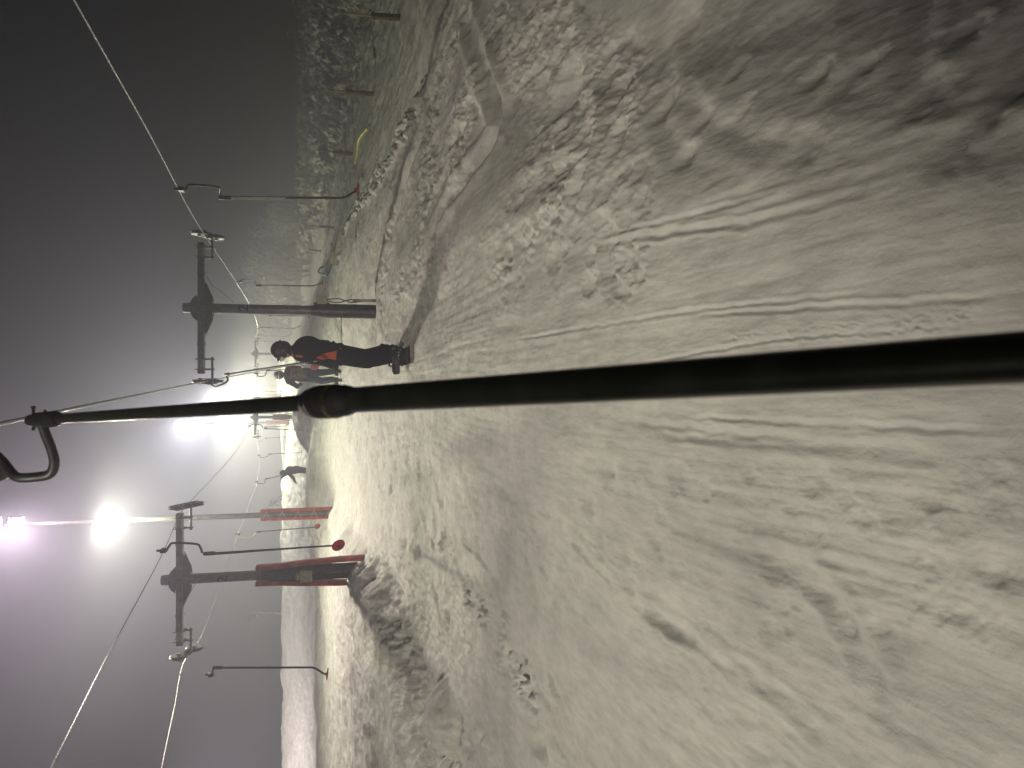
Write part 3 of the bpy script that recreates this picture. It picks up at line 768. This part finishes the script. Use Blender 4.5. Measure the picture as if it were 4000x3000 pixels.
# ------------------------------------------------------------------ lamp masts
LIGHTS = []
def mast(label, x, y, heads, pads_h=1.85, pw=.085, power=1.0, pad_y=0):
    g = gz(x, y); root = empty('lamp_mast', (x, y, g), label, 'lamp mast', 'floodlight masts')
    H = heads[-1] - g + .25
    o = MB(); o.tube([(0, 0, -.4), (0, 0, H * .5), (0, 0, H)], [pw, pw * .8, pw * .5], 20); o.build('post', M['steel'], root)
    for sd in (-1, 1):
        o = MB(); o.box((sd * (pw + .035), 0, pads_h / 2 - .2), (.07, .2, pads_h + .4), bev=.02); o.build('crash_pad', M['orange'], root, False)
    o = MB()
    for i in range(9):
        z = .1 + i * .21; s = 1 if i % 2 else -1
        o.tube([(-pw - .02, -pw - .006, z), (pw + .02, -pw - .006, z + s * .12)], .005, 5)
    o.build('lacing_cord', M['conduit'], root)
    for i, hz in enumerate(heads):
        z = hz - g; low = i == 0
        w, h = (.34, .24) if low else (.46, .34)
        rot = Matrix.Rotation(R(24 if low else 28), 3, 'X')
        yy = -.28
        o = MB(); o.box((0, yy + .05, z), (w, .14, h), rot=rot, bev=.0)
        o.tube([(0, 0, z - .02), (0, yy + .1, z)], .025, 10)
        for sd in (-1, 1): o.box((sd * (w / 2 + .012), yy + .06, z), (.012, .05, h * .8))
        ho = o.build('lamp_head', M['dark'], root, False)
        n = rot @ Vector((0, -1, 0))
        l = MB()
        if low: l.lathe(Vector((0, yy + .05, z)) + n * .07, n, [(0, .12), (.014, .12), (.03, .08), (.036, .01)], 24)
        else: l.box(Vector((0, yy + .05, z)) + n * .078, (w * .9, .012, h * .86), rot=rot)
        l.build('lamp_glass', M['lampg'] if low else M['lampp'], ho, False)
        LIGHTS.append(((x, y + yy + .05 + n.y * .16, hz + n.z * .16), low, power, y))
    return root
m1 = PY(1290, 2003, 21.5)
mast('nearest lamp mast, orange pads at its foot and a blinding lamp halfway up', -3.62, 21.5, [PY(400, 2035, 21.5).z, PY(80, 2060, 21.5).z, PY(-8, 2068, 21.5).z])
m2 = PY(1100, 1650, 62)
mast('second lamp mast, thin and hazy beside the distant padded tower', m2.x, 62, [PY(850, 1650, 62).z, PY(742, 1655, 62).z, PY(700, 1655, 62).z], power=.85)
m3 = PY(1050, 1543, 92)
mast('third lamp mast, only its lamps glowing through haze next to the black pole', m3.x, 92, [PY(893, 1541, 92).z, PY(842, 1546, 92).z, PY(820, 1547, 92).z], power=1.4)
m4 = PY(1050, 1522, 125)
mast('farthest lamp mast, a small pale glow above the ski track', m4.x, 125, [PY(962, 1527, 125).z, PY(946, 1524, 125).z], power=1.4)

def light(loc, power, col, r=.12, spot=None, name='floodlight'):
    ld = bpy.data.lights.new(name, 'POINT' if spot is None else 'SPOT'); ld.energy = power; ld.color = col; ld.shadow_soft_size = r
    if spot: ld.spot_size = spot[0]; ld.spot_blend = spot[2] if len(spot) > 2 else 1.0
    lo = bpy.data.objects.new(name, ld); COL.objects.link(lo); lo.location = loc
    if spot: lo.rotation_euler = Vector(spot[1]).to_track_quat('-Z', 'Y').to_euler()
    return lo
for loc, low, pw, y in LIGHTS:
    aim = (-.15, -.06, -1)
    if low: light(loc, 2300 * pw * (1 if y < 30 else 3.2), (1, .99, .70), .14, (R(179), (-.12, 0, -1), .24))
    elif y < 30: light(loc, 1500 * pw, (1, .78, .78), .2, (R(179), (-.55, -.35, -.5), .9))
    else: light(loc, 4000 * pw, (.98, .96, 1), .2, (R(179), (-.55, -.45, -.35), .95))
# unseen pinkish flood beyond the left edge, added for the far left field
light((-30, 46, 15), 14000, (1, .87, .94), .4, (R(176), (-.15, .2, -1), .6))
light((-6, -7.0, 8.0), 4700, (1, .92, .75), .3, (R(39), (4.2, 12.5, -7.6), .6))  # unseen lamp of the mast row going on downhill behind the rider

# ------------------------------------------------------------------ marker stakes and hoses on the right
def stake(label, base_px, top_ix, thick_ix, lean_iy, y):
    b = PY(base_px[0], base_px[1], y); g = gz(b.x, b.y)
    root = empty('marker_stake', (b.x, b.y, g), label, 'marker stake', 'wooden marker stakes along the slope edge')
    t = PY(top_ix, base_px[1] + lean_iy, y) - Vector((b.x, b.y, g)); k = PY(thick_ix, base_px[1] + lean_iy * .35, y) - Vector((b.x, b.y, g))
    o = MB(); d = k.normalized()
    o.tube([Vector((0, 0, -.2)), k * .5, k], [.085, .085, .08], 9); so = o.build('stump', M['wood'], root)
    o = MB(); o.tube([k * .8, k.lerp(t, .5), t], [.028, .022, .014], 7); o.build('cane', M['bamboo'], root)
    o = MB()
    for q in (.35, .9): o.tube([k * q + Vector((-.11, -.02, 0)), k * q + Vector((.12, -.02, .015))], .014, 6)
    o.build('peg', M['dark'], root)
stake('nearest marker stake, a thick brown stump with a thin cane at the dark edge', (1555, 68), 1335, 1450, -18, 19)
stake('second marker stake, brown stump at the end of a long groove in the snow', (1436, 365), 1252, 1350, -14, 24.5)
stake('third marker stake, thin cane on a short stump beside the near yellow hose', (1362, 600), 1225, 1300, -16, 32)
stake('fourth marker stake, dim stump in front of the scrub slope', (1284, 888), 1190, 1245, -10, 47)
stake('fifth marker stake, thin and grey against the scrub slope', (1236, 980), 1162, 1205, -10, 60)
stake('sixth marker stake, a faint upright mark at the brow near the return rope', (1105, 1070), 1040, 1065, -4, 95)

def hose(label, pxs, r=.035, ends=True):
    pts = []
    for ix, iy in pxs:
        p = unp(ix, iy); pts.append(Vector((p.x, p.y, gz(p.x, p.y) + r * .8)))
    c = pts[0]; root = empty('hose', c, label, 'hose', 'yellow hoses lying on the snow')
    o = MB(); o.tube([p - c for p in smooth_path(pts[1:-1], 8)], r, 12); o.build('hose_body', M['yellow'], root)
    for e in (pts[:2], pts[-2:]):
        o = MB(); o.tube([e[0] - c, e[1] - c], r * .5, 8); o.build('coupling', M['rubber'], root)
hose('nearer yellow hose lying in the snow between the marker stakes', [(1440, 490), (1434, 500), (1415, 545), (1401, 600), (1392, 640), (1386, 662)], .05)
hose('farther yellow hose lying in the snow near the second red platter', [(1340, 880), (1332, 900), (1318, 950), (1308, 990), (1296, 1032), (1284, 1068)], .06)
def cablebit(label, pxs, r):
    pts = [Vector((p.x, p.y, gz(p.x, p.y) + h)) for p, h in ((unp(a, b), h) for a, b, h in pxs)]
    o = MB(); o.tube(smooth_path(pts, 6), r, 8); tag(o.build('hose_coupling', M['rubber']), label, 'hose')
cablebit('short black curved hose sticking out of the snow beyond the yellow one', [(1280, 1075, .02), (1270, 1066, .22), (1270, 1055, .28), (1275, 1045, .2), (1273, 1040, .1)], .05)

# snow lance far on the dim slope: pale pole with two wire rings
def lance():
    b = PY(1088, 2397, 72); g = min(gz(b.x, b.y), b.z + .1)
    root = empty('snow_lance', (b.x, b.y, g), 'pale yellow snow lance with wire rings on the dim skyline', 'snow lance')
    L = lambda ix, iy: PY(ix, iy, 72) - Vector((b.x, b.y, g))
    o = MB(); o.tube([Vector((0, 0, -.3)), L(1088, 2397), L(1065, 2395)], .09, 8); o.tube([L(1065, 2395), L(1028, 2397)], .05, 8); o.build('pole', M['bamboo'], root)
    for (cx, cy, rr) in ((985, 2408, 14), (1010, 2405, 12)):
        o = MB(); pts = [L(cx + rr * math.cos(a), cy + rr * math.sin(a)) for a in [2 * math.pi * i / 20 for i in range(21)]]
        o.tube(pts, .045, 6); o.build('ring', M['bamboo'], root)
    o = MB(); o.ell(L(1020, 2396), .14, .14, .2, 10); o.build('nozzle', M['bamboo'], root)
lance()

# ------------------------------------------------------------------ frosted scrub and trees
def scrub(seed, tall):
    rnd = random.Random(seed); wood = MB(); fr = MB()
    def br(p, d, L, r, lev):
        pts = [p]; q = p; dd = d.copy()
        for i in range(4):
            dd = (dd + Vector((rnd.uniform(-.2, .2), rnd.uniform(-.2, .2), rnd.uniform(-.02, .12)))).normalized(); q = q + dd * L / 4; pts.append(q)
        wood.tube(pts, [r, r * .85, r * .7, r * .5, r * .3], 4, cap=False)
        if lev > 0:
            for k in range(4 if lev > 1 else 3):
                j = rnd.randint(1, 3); nd = (dd + Vector((rnd.uniform(-1, 1), rnd.uniform(-1, 1), rnd.uniform(-.1, .5)))).normalized()
                br(pts[j], nd, L * rnd.uniform(.45, .65), r * .5, lev - 1)
        if lev <= 1:
            for k in range(5):
                c = pts[rnd.randint(1, 4)] + Vector([rnd.gauss(0, .05 * tall) for _ in range(3)])
                a = rnd.uniform(.03, .075) * tall ** .5
                vs = [c + Vector([rnd.gauss(0, a) for _ in range(3)]) for _ in range(4)]
                fr.add(vs, [(0, 1, 2), (0, 2, 3), (0, 3, 1), (1, 3, 2)])
    for i in range(rnd.randint(2, 4)):
        br(Vector((rnd.uniform(-.15, .15), rnd.uniform(-.15, .15), -.1)), Vector((rnd.uniform(-.45, .45), rnd.uniform(-.45, .45), 1)).normalized(), tall * rnd.uniform(.7, 1), .03 * tall, 2)
    return wood.mesh('trunk'), fr.mesh('crown')
PROTO = []
for i in range(7):
    a, b = scrub(100 + i, [1.2, 1.5, 1.8, 1.3, 2.2, 3.6, 4.4][i]); a.materials.append(M['bark']); b.materials.append(M['frost']); PROTO.append((a, b))
rnd = random.Random(12); placed = []
def put_shrub(kind, x, y, s, name, label, cat, group):
    root = empty(name, (x, y, gz(x, y) - .05), label, cat, group, rnd.uniform(0, 6.28)); root.scale = (s, s, s * rnd.uniform(.85, 1.15))
    for n, me in (('branches' if cat == 'shrub' else 'trunk', PROTO[kind][0]), ('crown', PROTO[kind][1])):
        o = bpy.data.objects.new(n, me); COL.objects.link(o); o.parent = root
N_SHRUB = 0
while N_SHRUB < 75:
    y = rnd.uniform(24, 78); x = rnd.uniform(12.5, 12.5 + y * .42)
    if x / y > .62 or any((x - a) ** 2 + (y - b) ** 2 < 1.3 for a, b in placed): continue
    placed.append((x, y)); N_SHRUB += 1
    put_shrub(rnd.randint(0, 4), x, y, rnd.uniform(.35, .7), 'frosted_shrub', 'low frosted shrub among the snowy scrub on the dark slope beyond the stakes', 'shrub', 'frosted shrubs on the dark slope')
for i in range(16):
    y = rnd.uniform(72, 115); x = y * rnd.uniform(.06, .24)
    put_shrub(rnd.choice([5, 6]), x, y, rnd.uniform(.7, 1.1), 'frosted_tree', 'pale leafless frosted tree fading into haze behind the lift', 'tree', 'frosted trees fading into the haze')

# ------------------------------------------------------------------ people
def blob(name, mb, voxel, m, parent, smooth_it=3, mats=None):
    me = mb.mesh('tmp'); ob = bpy.data.objects.new('tmp', me); COL.objects.link(ob)
    rm = ob.modifiers.new('r', 'REMESH'); rm.mode = 'VOXEL'; rm.voxel_size = voxel; rm.use_smooth_shade = True
    sm = ob.modifiers.new('s', 'SMOOTH'); sm.iterations = smooth_it; sm.factor = .5
    bpy.context.view_layer.update()
    me2 = bpy.data.meshes.new_from_object(ob.evaluated_get(bpy.context.evaluated_depsgraph_get()))
    bpy.data.objects.remove(ob); me2.name = name; me2.materials.clear(); me2.materials.append(m)
    me2.polygons.foreach_set('use_smooth', [True] * len(me2.polygons))
    o = bpy.data.objects.new(name, me2); COL.objects.link(o); o.parent = parent; return o

def person(label, loc, yaw, J, mats, vox=.014, scale=1., extras=None):
    root = empty('person', loc, label, 'person', None, yaw); root.scale = (scale,) * 3
    V = {k: Vector(v) for k, v in J.items() if k[0] != "_"}
    # continuous body
    b = MB()
    b.cap(V['pelvis'], V['chest'], .12, .13); b.ell(V['pelvis'], .16, .12, .12); b.ell(V['chest'], .18, .12, .15)
    b.cap(V['chest'] + Vector((0, 0, .08)), V['head'], .06, .055)
    hr = Matrix.Rotation(J.get('_hy', 0), 3, 'Z') @ Matrix.Rotation(J.get('_hp', 0), 3, 'X')
    hd = V['head'] + Vector((0, 0, .08))
    b.ell(hd, .075, .093, .115, rot=hr); b.ell(hd + hr @ Vector((0, .055, -.06)), .05, .045, .05, rot=hr)
    b.ell(hd + hr @ Vector((0, .098, -.01)), .013, .02, .024, 8, rot=hr)                       # nose
    b.ell(hd + hr @ Vector((0, .085, -.062)), .026, .014, .009, 8, rot=hr)                     # lips
    for s in (-1, 1):
        b.ell(hd + hr @ Vector((s * .03, .078, .018)), .014, .012, .011, 8, rot=hr)            # eyelids
        b.ell(hd + hr @ Vector((s * .078, -.005, 0)), .012, .022, .032, 8, rot=hr)             # ears
        k = 'r' if s > 0 else 'l'
        b.cap(V['chest'] + Vector((s * .12, 0, .1)), V['sh' + k], .06, .055)
        b.cap(V['sh' + k], V['el' + k], .05, .04); b.cap(V['el' + k], V['wr' + k], .038, .027)
        b.cap(V['pelvis'] + Vector((s * .09, 0, -.02)), V['kn' + k], .085, .058); b.cap(V['kn' + k], V['an' + k], .055, .04)
        b.cap(V['an' + k], V['an' + k] + Vector((0, .16, -.06)), .04, .032)
        hdv = (V['wr' + k] - V['el' + k]).normalized(); sidev = hdv.cross(Vector((0, 0, 1))).normalized()
        b.cap(V['wr' + k], V['wr' + k] + hdv * .08, .03, .034)
    blob('body', b, .012, M['skin'], root, 2)
    # jacket
    j = MB(); up = Vector((0, 0, 1))
    j.cap(V['pelvis'] + up * .02, V['chest'] + up * .02, .17, .18); j.ell(V['pelvis'] + up * .02, .205, .165, .16)
    j.ell(V['chest'] + Vector((0, -.035, .0)), .21, .18, .21); j.ell(V['chest'].lerp(V['pelvis'], .5), .20, .185, .22)
    j.ell(V['pelvis'] - up * .07, .20, .165, .09)
    j.cap(V['chest'] + up * .14, V['head'] - up * .03, .10, .075)
    for s, k in ((-1, 'l'), (1, 'r')):
        j.cap(V['chest'] + Vector((s * .08, 0, .12)), V['sh' + k], .11, .095)
        j.cap(V['sh' + k], V['el' + k], .088, .072); j.cap(V['el' + k], V['wr' + k], .07, .052)
    for i in range(14):  # cloth folds
        rr = random.Random(i + int(loc[1] * 10)); a = rr.uniform(0, 6.28); h = rr.uniform(-.05, .5)
        c = V['pelvis'].lerp(V['chest'], h) + Vector((math.cos(a) * .175, math.sin(a) * .145, 0))
        j.ell(c, .05, .05, .022, 8)
    blob('jacket', j, vox, mats[0], root, 3)
    t = MB(); t.ell(V['pelvis'] - up * .08, .175, .14, .14)
    for s, k in ((-1, 'l'), (1, 'r')):
        hp = V['pelvis'] + Vector((s * .085, 0, -.06)); t.cap(hp, V['kn' + k], .128, .10); t.cap(V['kn' + k], V['an' + k] + up * .06, .098, .09)
        t.ell(V['kn' + k] - up * .05, .095, .1, .05); t.ell(V['an' + k] + up * .12, .095, .1, .045); t.ell(V['kn' + k].lerp(V['an' + k], .5), .09, .098, .04)
    blob('trousers', t, vox, mats[1], root, 2)
    for s, k in ((-1, 'l'), (1, 'r')):
        bt = MB(); A = V['an' + k]; fd = Vector((J.get('_toe' + k, 0), 1, 0)).normalized()
        bt.cap(A + up * .10, A - up * .02, .078, .07); bt.cap(A - up * .035 - fd * .03, A + fd * .19 - up * .05, .06, .052); bt.box(A + fd * .07 - up * .093, (.10, .30, .03), rot=Matrix.Rotation(math.atan2(-fd.x, fd.y), 3, 'Z'))
        bo = blob('boot', bt, .010, mats[3], root, 2)
        bk = MB()
        for z in (.05, .0, -.04):
            bk.tube([A + up * z + fd * .055 + Vector((-.06, 0, 0)), A + up * z + fd * .088, A + up * z + fd * .055 + Vector((.06, 0, 0))], .007, 6)
        bk.build('buckle', M['pale'], bo)
        # glove: palm, four fingers of different length curled, thumb from the side
        g = MB(); W = V['wr' + k]; d = (W - V['el' + k]).normalized(); sd = d.cross(up).normalized(); dn = sd.cross(d)
        g.cap(W - d * .03, W + d * .02, .052, .044); g.ell(W + d * .06, .05, .045, .045)
        for q, L in ((-.033, .075), (-.011, .085), (.011, .08), (.033, .062)):
            p0 = W + d * .085 + sd * q; p1 = p0 + d * L * .45 + dn * -.008; p2 = p1 + (d * .4 - dn * .9).normalized() * L * .4; p3 = p2 + (-d * .5 - dn * .6).normalized() * L * .3
            g.cap(p0, p1, .0145, .0135); g.cap(p1, p2, .0135, .0125); g.cap(p2, p3, .0125, .011)
        g.cap(W + d * .035 - sd * .04 * s, W + d * .085 - sd * .068 * s - dn * .02, .017, .013)
        blob('glove', g, .007, mats[4] if k == 'l' else mats[5], root, 1)
    # helmet with goggles
    h = MB(); h.ell(hd + hr @ Vector((0, -.008, .035)), .112, .132, .125, 20, rot=hr)
    h.ell(hd + hr @ Vector((0, -.05, -.015)), .10, .085, .10, 16, rot=hr)
    for s in (-1, 1): h.ell(hd + hr @ Vector((s * .085, -.01, -.03)), .03, .055, .065, 12, rot=hr)
    h.box(hd + hr @ Vector((0, .118, .075)), (.14, .05, .014), rot=hr)
    ho = blob('helmet', h, .009, mats[2], root, 2)
    gl = MB(); gl.tube([hd + hr @ Vector((math.sin(a) * .122, math.cos(a) * .142 - .005, .03 + .012 * math.cos(a))) for a in [2 * math.pi * i / 28 for i in range(29)]], .011, 8, sq=.5)
    gl.build('goggle_strap', mats[6], root)
    lz = MB()
    for i in range(9):
        a = (i - 4) / 4 * .75; lz.ell(hd + hr @ Vector((math.sin(a) * .112, math.cos(a) * .125 + .004, .022)), .022, .014, .034, 8, rot=hr)
    lo = blob('goggles', lz, .007, M['white'] if mats[2] is M['helmet'] else M['lens'], root, 2)
    return root, V

STAND = dict(pelvis=(0, -.04, .93), chest=(0, -.05, 1.28), head=(0, 0, 1.55), shr=(.2, -.05, 1.38), shl=(-.2, -.05, 1.38), elr=(.27, .05, 1.12), ell=(-.27, .05, 1.12),
             wrr=(.12, .27, 1.12), wrl=(-.12, .27, 1.12), knr=(.13, .06, .50), knl=(-.13, .06, .50), anr=(.13, -.02, .13), anl=(-.13, -.02, .13))

def snowboard(label, c, yaw, pitch, L=1.5, w=.26):
    root = empty('snowboard', c, label, 'snowboard', None, yaw); root.rotation_euler = (pitch, 0, yaw)
    vs = []; fs = []; n = 26
    for i in range(n + 1):
        t = -1 + 2 * i / n; y = t * L / 2
        ww = (w / 2) * (1 - .14 * (1 - t * t)) * (1 if abs(t) < .82 else math.sqrt(max(0, 1 - ((abs(t) - .82) / .18) ** 2)) + .02)
        z = 0 if abs(t) < .78 else .09 * ((abs(t) - .78) / .22) ** 1.6
        for x, dz in ((-ww, 0), (-ww, .009), (ww, .009), (ww, 0)): vs.append((x, y, z + dz))
    for i in range(n):
        for k in range(4):
            a = i * 4 + k; b = i * 4 + (k + 1) % 4; fs.append((a, b, b + 4, a + 4))
    fs.append((0, 1, 2, 3)); fs.append(tuple(n * 4 + k for k in range(4)))
    o = MB(); o.add(vs, fs); o.build('deck', M['board'], root)
    for s in (-1, 1):
        o = MB(); o.box((0, s * .24, .025), (.25, .12, .03), bev=.01); o.box((.12, s * .24, .09), (.02, .10, .13), bev=.008)
        o.build('binding', M['rubber'], root)
    return root

# person in black with orange patches, riding a snowboard sideways
f1 = PY(1566, 1397, 10.6); g1 = gz(f1.x, 10.6)
J1 = dict(STAND); J1.update(pelvis=(0, -.04, .91), chest=(.0, -.08, 1.27), head=(.02, -.08, 1.53), shr=(.19, -.09, 1.38), shl=(-.19, -.08, 1.38), elr=(.27, -.03, 1.10), ell=(-.25, -.02, 1.10),
          wrr=(.20, .08, .98), wrl=(-.08, .09, .98), knr=(.20, .03, .50), knl=(-.16, .02, .50), anr=(.24, -.05, .14), anl=(-.22, -.05, .14), _hy=.25, _hp=-.12)
pr1, V1 = person('person in black jacket with orange patches and black helmet, seen from behind on the lift', (f1.x, 10.6, g1 + .02), R(74), J1,
       (M['jacket'], M['trousers'], M['helmet'], M['boots'], M['rubber'], M['rubber'], M['rubber']), .012, scale=1.0)
def patch(name, pts, m, parent, off=.004):
    """cloth panel draped on the jacket by ray casting from outside along local x/y"""
    src = [o for o in parent.children if o.name.startswith('jacket')][0]
    from mathutils.bvhtree import BVHTree
    me = src.data; bv = BVHTree.FromPolygons([v.co for v in me.vertices], [tuple(p.vertices) for p in me.polygons])
    return bv
def drape(name, corners, ax, m, parent, n=10, src='jacket', off=.006):
    """corners: 4 points (local) of a quad floated outside the cloth, cast along ax onto it"""
    from mathutils.bvhtree import BVHTree
    s = [o for o in parent.children if o.name.startswith(src)][0]; me = s.data
    bv = BVHTree.FromPolygons([v.co for v in me.vertices], [tuple(p.vertices) for p in me.polygons])
    c = [Vector(q) for q in corners]; ax = Vector(ax).normalized(); vs = []; ok = []
    for i in range(n + 1):
        for k in range(n + 1):
            p = c[0].lerp(c[1], i / n).lerp(c[3].lerp(c[2], i / n), k / n) - ax * .6
            hit, nrm, _, _ = bv.ray_cast(p, ax)
            ok.append(hit is not None); vs.append((hit + nrm * off) if hit else p)
    fs = []
    for i in range(n):
        for k in range(n):
            q = (i * (n + 1) + k, i * (n + 1) + k + 1, (i + 1) * (n + 1) + k + 1, (i + 1) * (n + 1) + k)
            if all(ok[a] for a in q) and max((vs[a] - vs[b]).length for a in q for b in q) < .2: fs.append(q)
    o = MB(); o.add(vs, fs); return o.build(name, m, parent)
# viewer is on local -x side (person faces world left)
drape('orange_panel', [(-.4, -.075, 1.15), (-.4, -.055, 1.15), (-.4, -.01, .88), (-.4, -.13, .88)], (1, 0, 0), M['orcloth'], pr1)
drape('orange_hem', [(-.4, -.17, .85), (-.4, -.13, .84), (-.4, -.07, .78), (-.4, -.11, .78)], (1, 0, 0), M['orcloth'], pr1)
drape('orange_stripe', [(-.4, -.10, 1.42), (-.4, -.075, 1.42), (-.4, -.06, 1.33), (-.4, -.085, 1.33)], (1, 0, 0), M['orcloth'], pr1)
drape('orange_collar', [(-.3, -.13, 1.49), (-.3, -.05, 1.46), (-.3, -.04, 1.43), (-.3, -.12, 1.46)], (1, 0, 0), M['orcloth'], pr1)
o = MB(); 
for q in (0, .03): o.tube(smooth_path([(-.20, -.04, 1.44 - q), (-.27, -.02 + q, 1.41), (-.26, .05, 1.36 - q), (-.22, .08, 1.30)], 5), .004, 6)
o.build('drawcord', M['pale'], pr1)
sb_pitch = math.atan((gz(f1.x, 11.3) - gz(f1.x, 9.9)) / 1.4)
snowboard('dark snowboard under the boots of the person in black and orange', (f1.x, 10.6, g1 + .03), 0, sb_pitch, 1.52)

# person in camouflage behind
f2 = PY(1334, 1468, 20.6); g2 = gz(f2.x, 20.6)
J2 = dict(STAND); J2.update(ell=(-.36, -.06, 1.14), wrl=(-.22, .14, 1.10), shl=(-.2, -.05, 1.36), head=(.02, .0, 1.54), pelvis=(0, -.06, .92))
pr2, V2 = person('person in brown camouflage jacket and dark blue trousers farther up the track', (f2.x, 20.6, g2 + .02), R(25), J2,
       (M['greyc'], M['bluec'], M['helmet2'], M['greyc'], M['greyc'], M['greyc'], M['white']), .016, scale=.95)
drape('camouflage_panel', [(-.17, -.5, 1.33), (.17, -.5, 1.33), (.17, -.5, .88), (-.17, -.5, .88)], (0, 1, 0), M['camo'], pr2, 18)
sp = math.atan(.12)
def ski(label, c, yaw, L=1.6, group=None, pitch=0):
    vs = []; fs = []; n = 16
    for i in range(n + 1):
        t = i / n; y = -L * .45 + t * L; w = .045 * (1 if t < .9 else max(.15, (1 - t) / .1)); z = 0 if t < .9 else .07 * ((t - .9) / .1) ** 1.5
        for x, dz in ((-w, 0), (-w, .012), (w, .012), (w, 0)): vs.append((x, y, z + dz))
    for i in range(n):
        for k in range(4):
            a = i * 4 + k; b = i * 4 + (k + 1) % 4; fs.append((a, b, b + 4, a + 4))
    fs.append((0, 1, 2, 3)); fs.append(tuple(n * 4 + k for k in range(4)))
    root = empty('ski', c, label, 'ski', group); root.rotation_euler = (pitch, 0, yaw)
    MB().add(vs, fs).build('ski_body', M['board'], root)
    o = MB(); o.box((0, 0, .03), (.06, .26, .035), bev=.01); o.build('binding', M['rubber'], root)
for s, w in ((-1, 'left'), (1, 'right')):
    ski('%s ski of the person in the camouflage jacket' % w, (f2.x + s * .12, 20.6 + .05, g2 + .012), 0, 1.55, 'skis of the person in camouflage', sp)

# person in maroon jacket on the other lift
f3 = PY(1243, 1836, 35.0); g3 = gz(f3.x, 35)
z3 = max(g3, PY(1245, 1836, 35).z)
J3 = dict(STAND); J3.update(chest=(0, .0, 1.26), head=(0, .10, 1.47), wrl=(-.10, .47, 1.05), ell=(-.2, .26, 1.12), shl=(-.18, .05, 1.34), shr=(.18, .03, 1.36), elr=(.2, .2, 1.4), wrr=(.12, .3, 1.58), knr=(.09, .02, .5), knl=(-.09, .02, .5), anr=(.10, -.02, .13), anl=(-.10, -.02, .13), _hp=-.35)
person('person in dark maroon jacket and black trousers with a yellow glove, on the farther lift', (f3.x, 35, z3), R(80), J3,
       (M['maroon'], M['trousers'], M['greyc'], M['greyc'], M['yglove'], M['greyc'], M['greyc']), .018, scale=1.0)
snowboard('snowboard under the person in the maroon jacket', (f3.x, 35, z3 + .012), 0, math.atan(.1), 1.5)
# skier coming down far away
f4 = PY(1124, 1938, 80.0); z4 = gz(f4.x, 80)
J4 = dict(STAND); J4.update(chest=(0, .10, 1.18), head=(0, .22, 1.42), wrl=(-.4, .3, 1.0), wrr=(.4, .3, 1.0), pelvis=(0, -.08, .84), knr=(.12, .14, .48), knl=(-.12, .14, .48))
p4, _ = person('small distant skier leaning into a turn on the pale far slope', (f4.x, 80, z4 + .05), R(120), J4,
       (M['greyc'], M['trousers'], M['greyc'], M['greyc'], M['greyc'], M['greyc'], M['greyc']), .03, scale=1.0)
p4.rotation_euler = (0, R(-32), R(20))
for s, w in ((-1, 'nearer'), (1, 'farther')):
    ski('%s ski of the small distant skier' % w, (f4.x + s * .15, 80, z4 + .1), R(160), 1.6, 'skis of the distant skier', -.1)

# ------------------------------------------------------------------ world: night air full of fine snow haze
w = bpy.data.worlds.new('World'); scene.world = w; w.use_nodes = True
N = w.node_tree.nodes; L = w.node_tree.links
bg = N['Background']; bg.inputs['Color'].default_value = (.004, .004, .006, 1); bg.inputs['Strength'].default_value = 1
sc_ = N.new('ShaderNodeVolumeScatter'); sc_.inputs['Density'].default_value = .0115; sc_.inputs['Anisotropy'].default_value = .57
sc_.inputs['Color'].default_value = (.74, .74, 1.0, 1)
em = N.new('ShaderNodeEmission'); em.inputs['Color'].default_value = (.55, .55, .62, 1); em.inputs['Strength'].default_value = .00001  # faint even glow added to the air as ambient light, no lamp behind it
ad = N.new('ShaderNodeAddShader'); L.new(sc_.outputs[0], ad.inputs[0]); L.new(em.outputs[0], ad.inputs[1])
L.new(ad.outputs[0], N['World Output'].inputs['Volume'])

# ------------------------------------------------------------------ camera
cam = bpy.data.cameras.new('camera'); co = bpy.data.objects.new('camera', cam); COL.objects.link(co); scene.camera = co
cam.sensor_fit = 'HORIZONTAL'; cam.sensor_width = 36; cam.lens = F_PX / 4000 * 36; cam.clip_start = .02; cam.clip_end = 3000
X = Vector((0, -S_, -C_)); Yv = Vector((1, 0, 0)); Z = Vector((0, -C_, S_))
co.matrix_world = Matrix(((X.x, Yv.x, Z.x, EYE.x), (X.y, Yv.y, Z.y, EYE.y), (X.z, Yv.z, Z.z, EYE.z), (0, 0, 0, 1)))
cam.dof.use_dof = True; cam.dof.focus_distance = 9; cam.dof.aperture_fstop = 6.5

scene.render.engine = 'CYCLES'
cy = scene.cycles
cy.use_denoising = True
try: cy.denoiser = 'OPENIMAGEDENOISE'
except Exception: pass
cy.max_bounces = 5; cy.diffuse_bounces = 3; cy.glossy_bounces = 3; cy.volume_bounces = 0; cy.transmission_bounces = 2
cy.sample_clamp_indirect = 6; cy.sample_clamp_direct = 0; cy.use_light_tree = True
cy.volume_step_rate = 5
scene.view_settings.view_transform = 'Standard'; scene.view_settings.look = 'None'; scene.view_settings.exposure = 0; scene.view_settings.gamma = 1
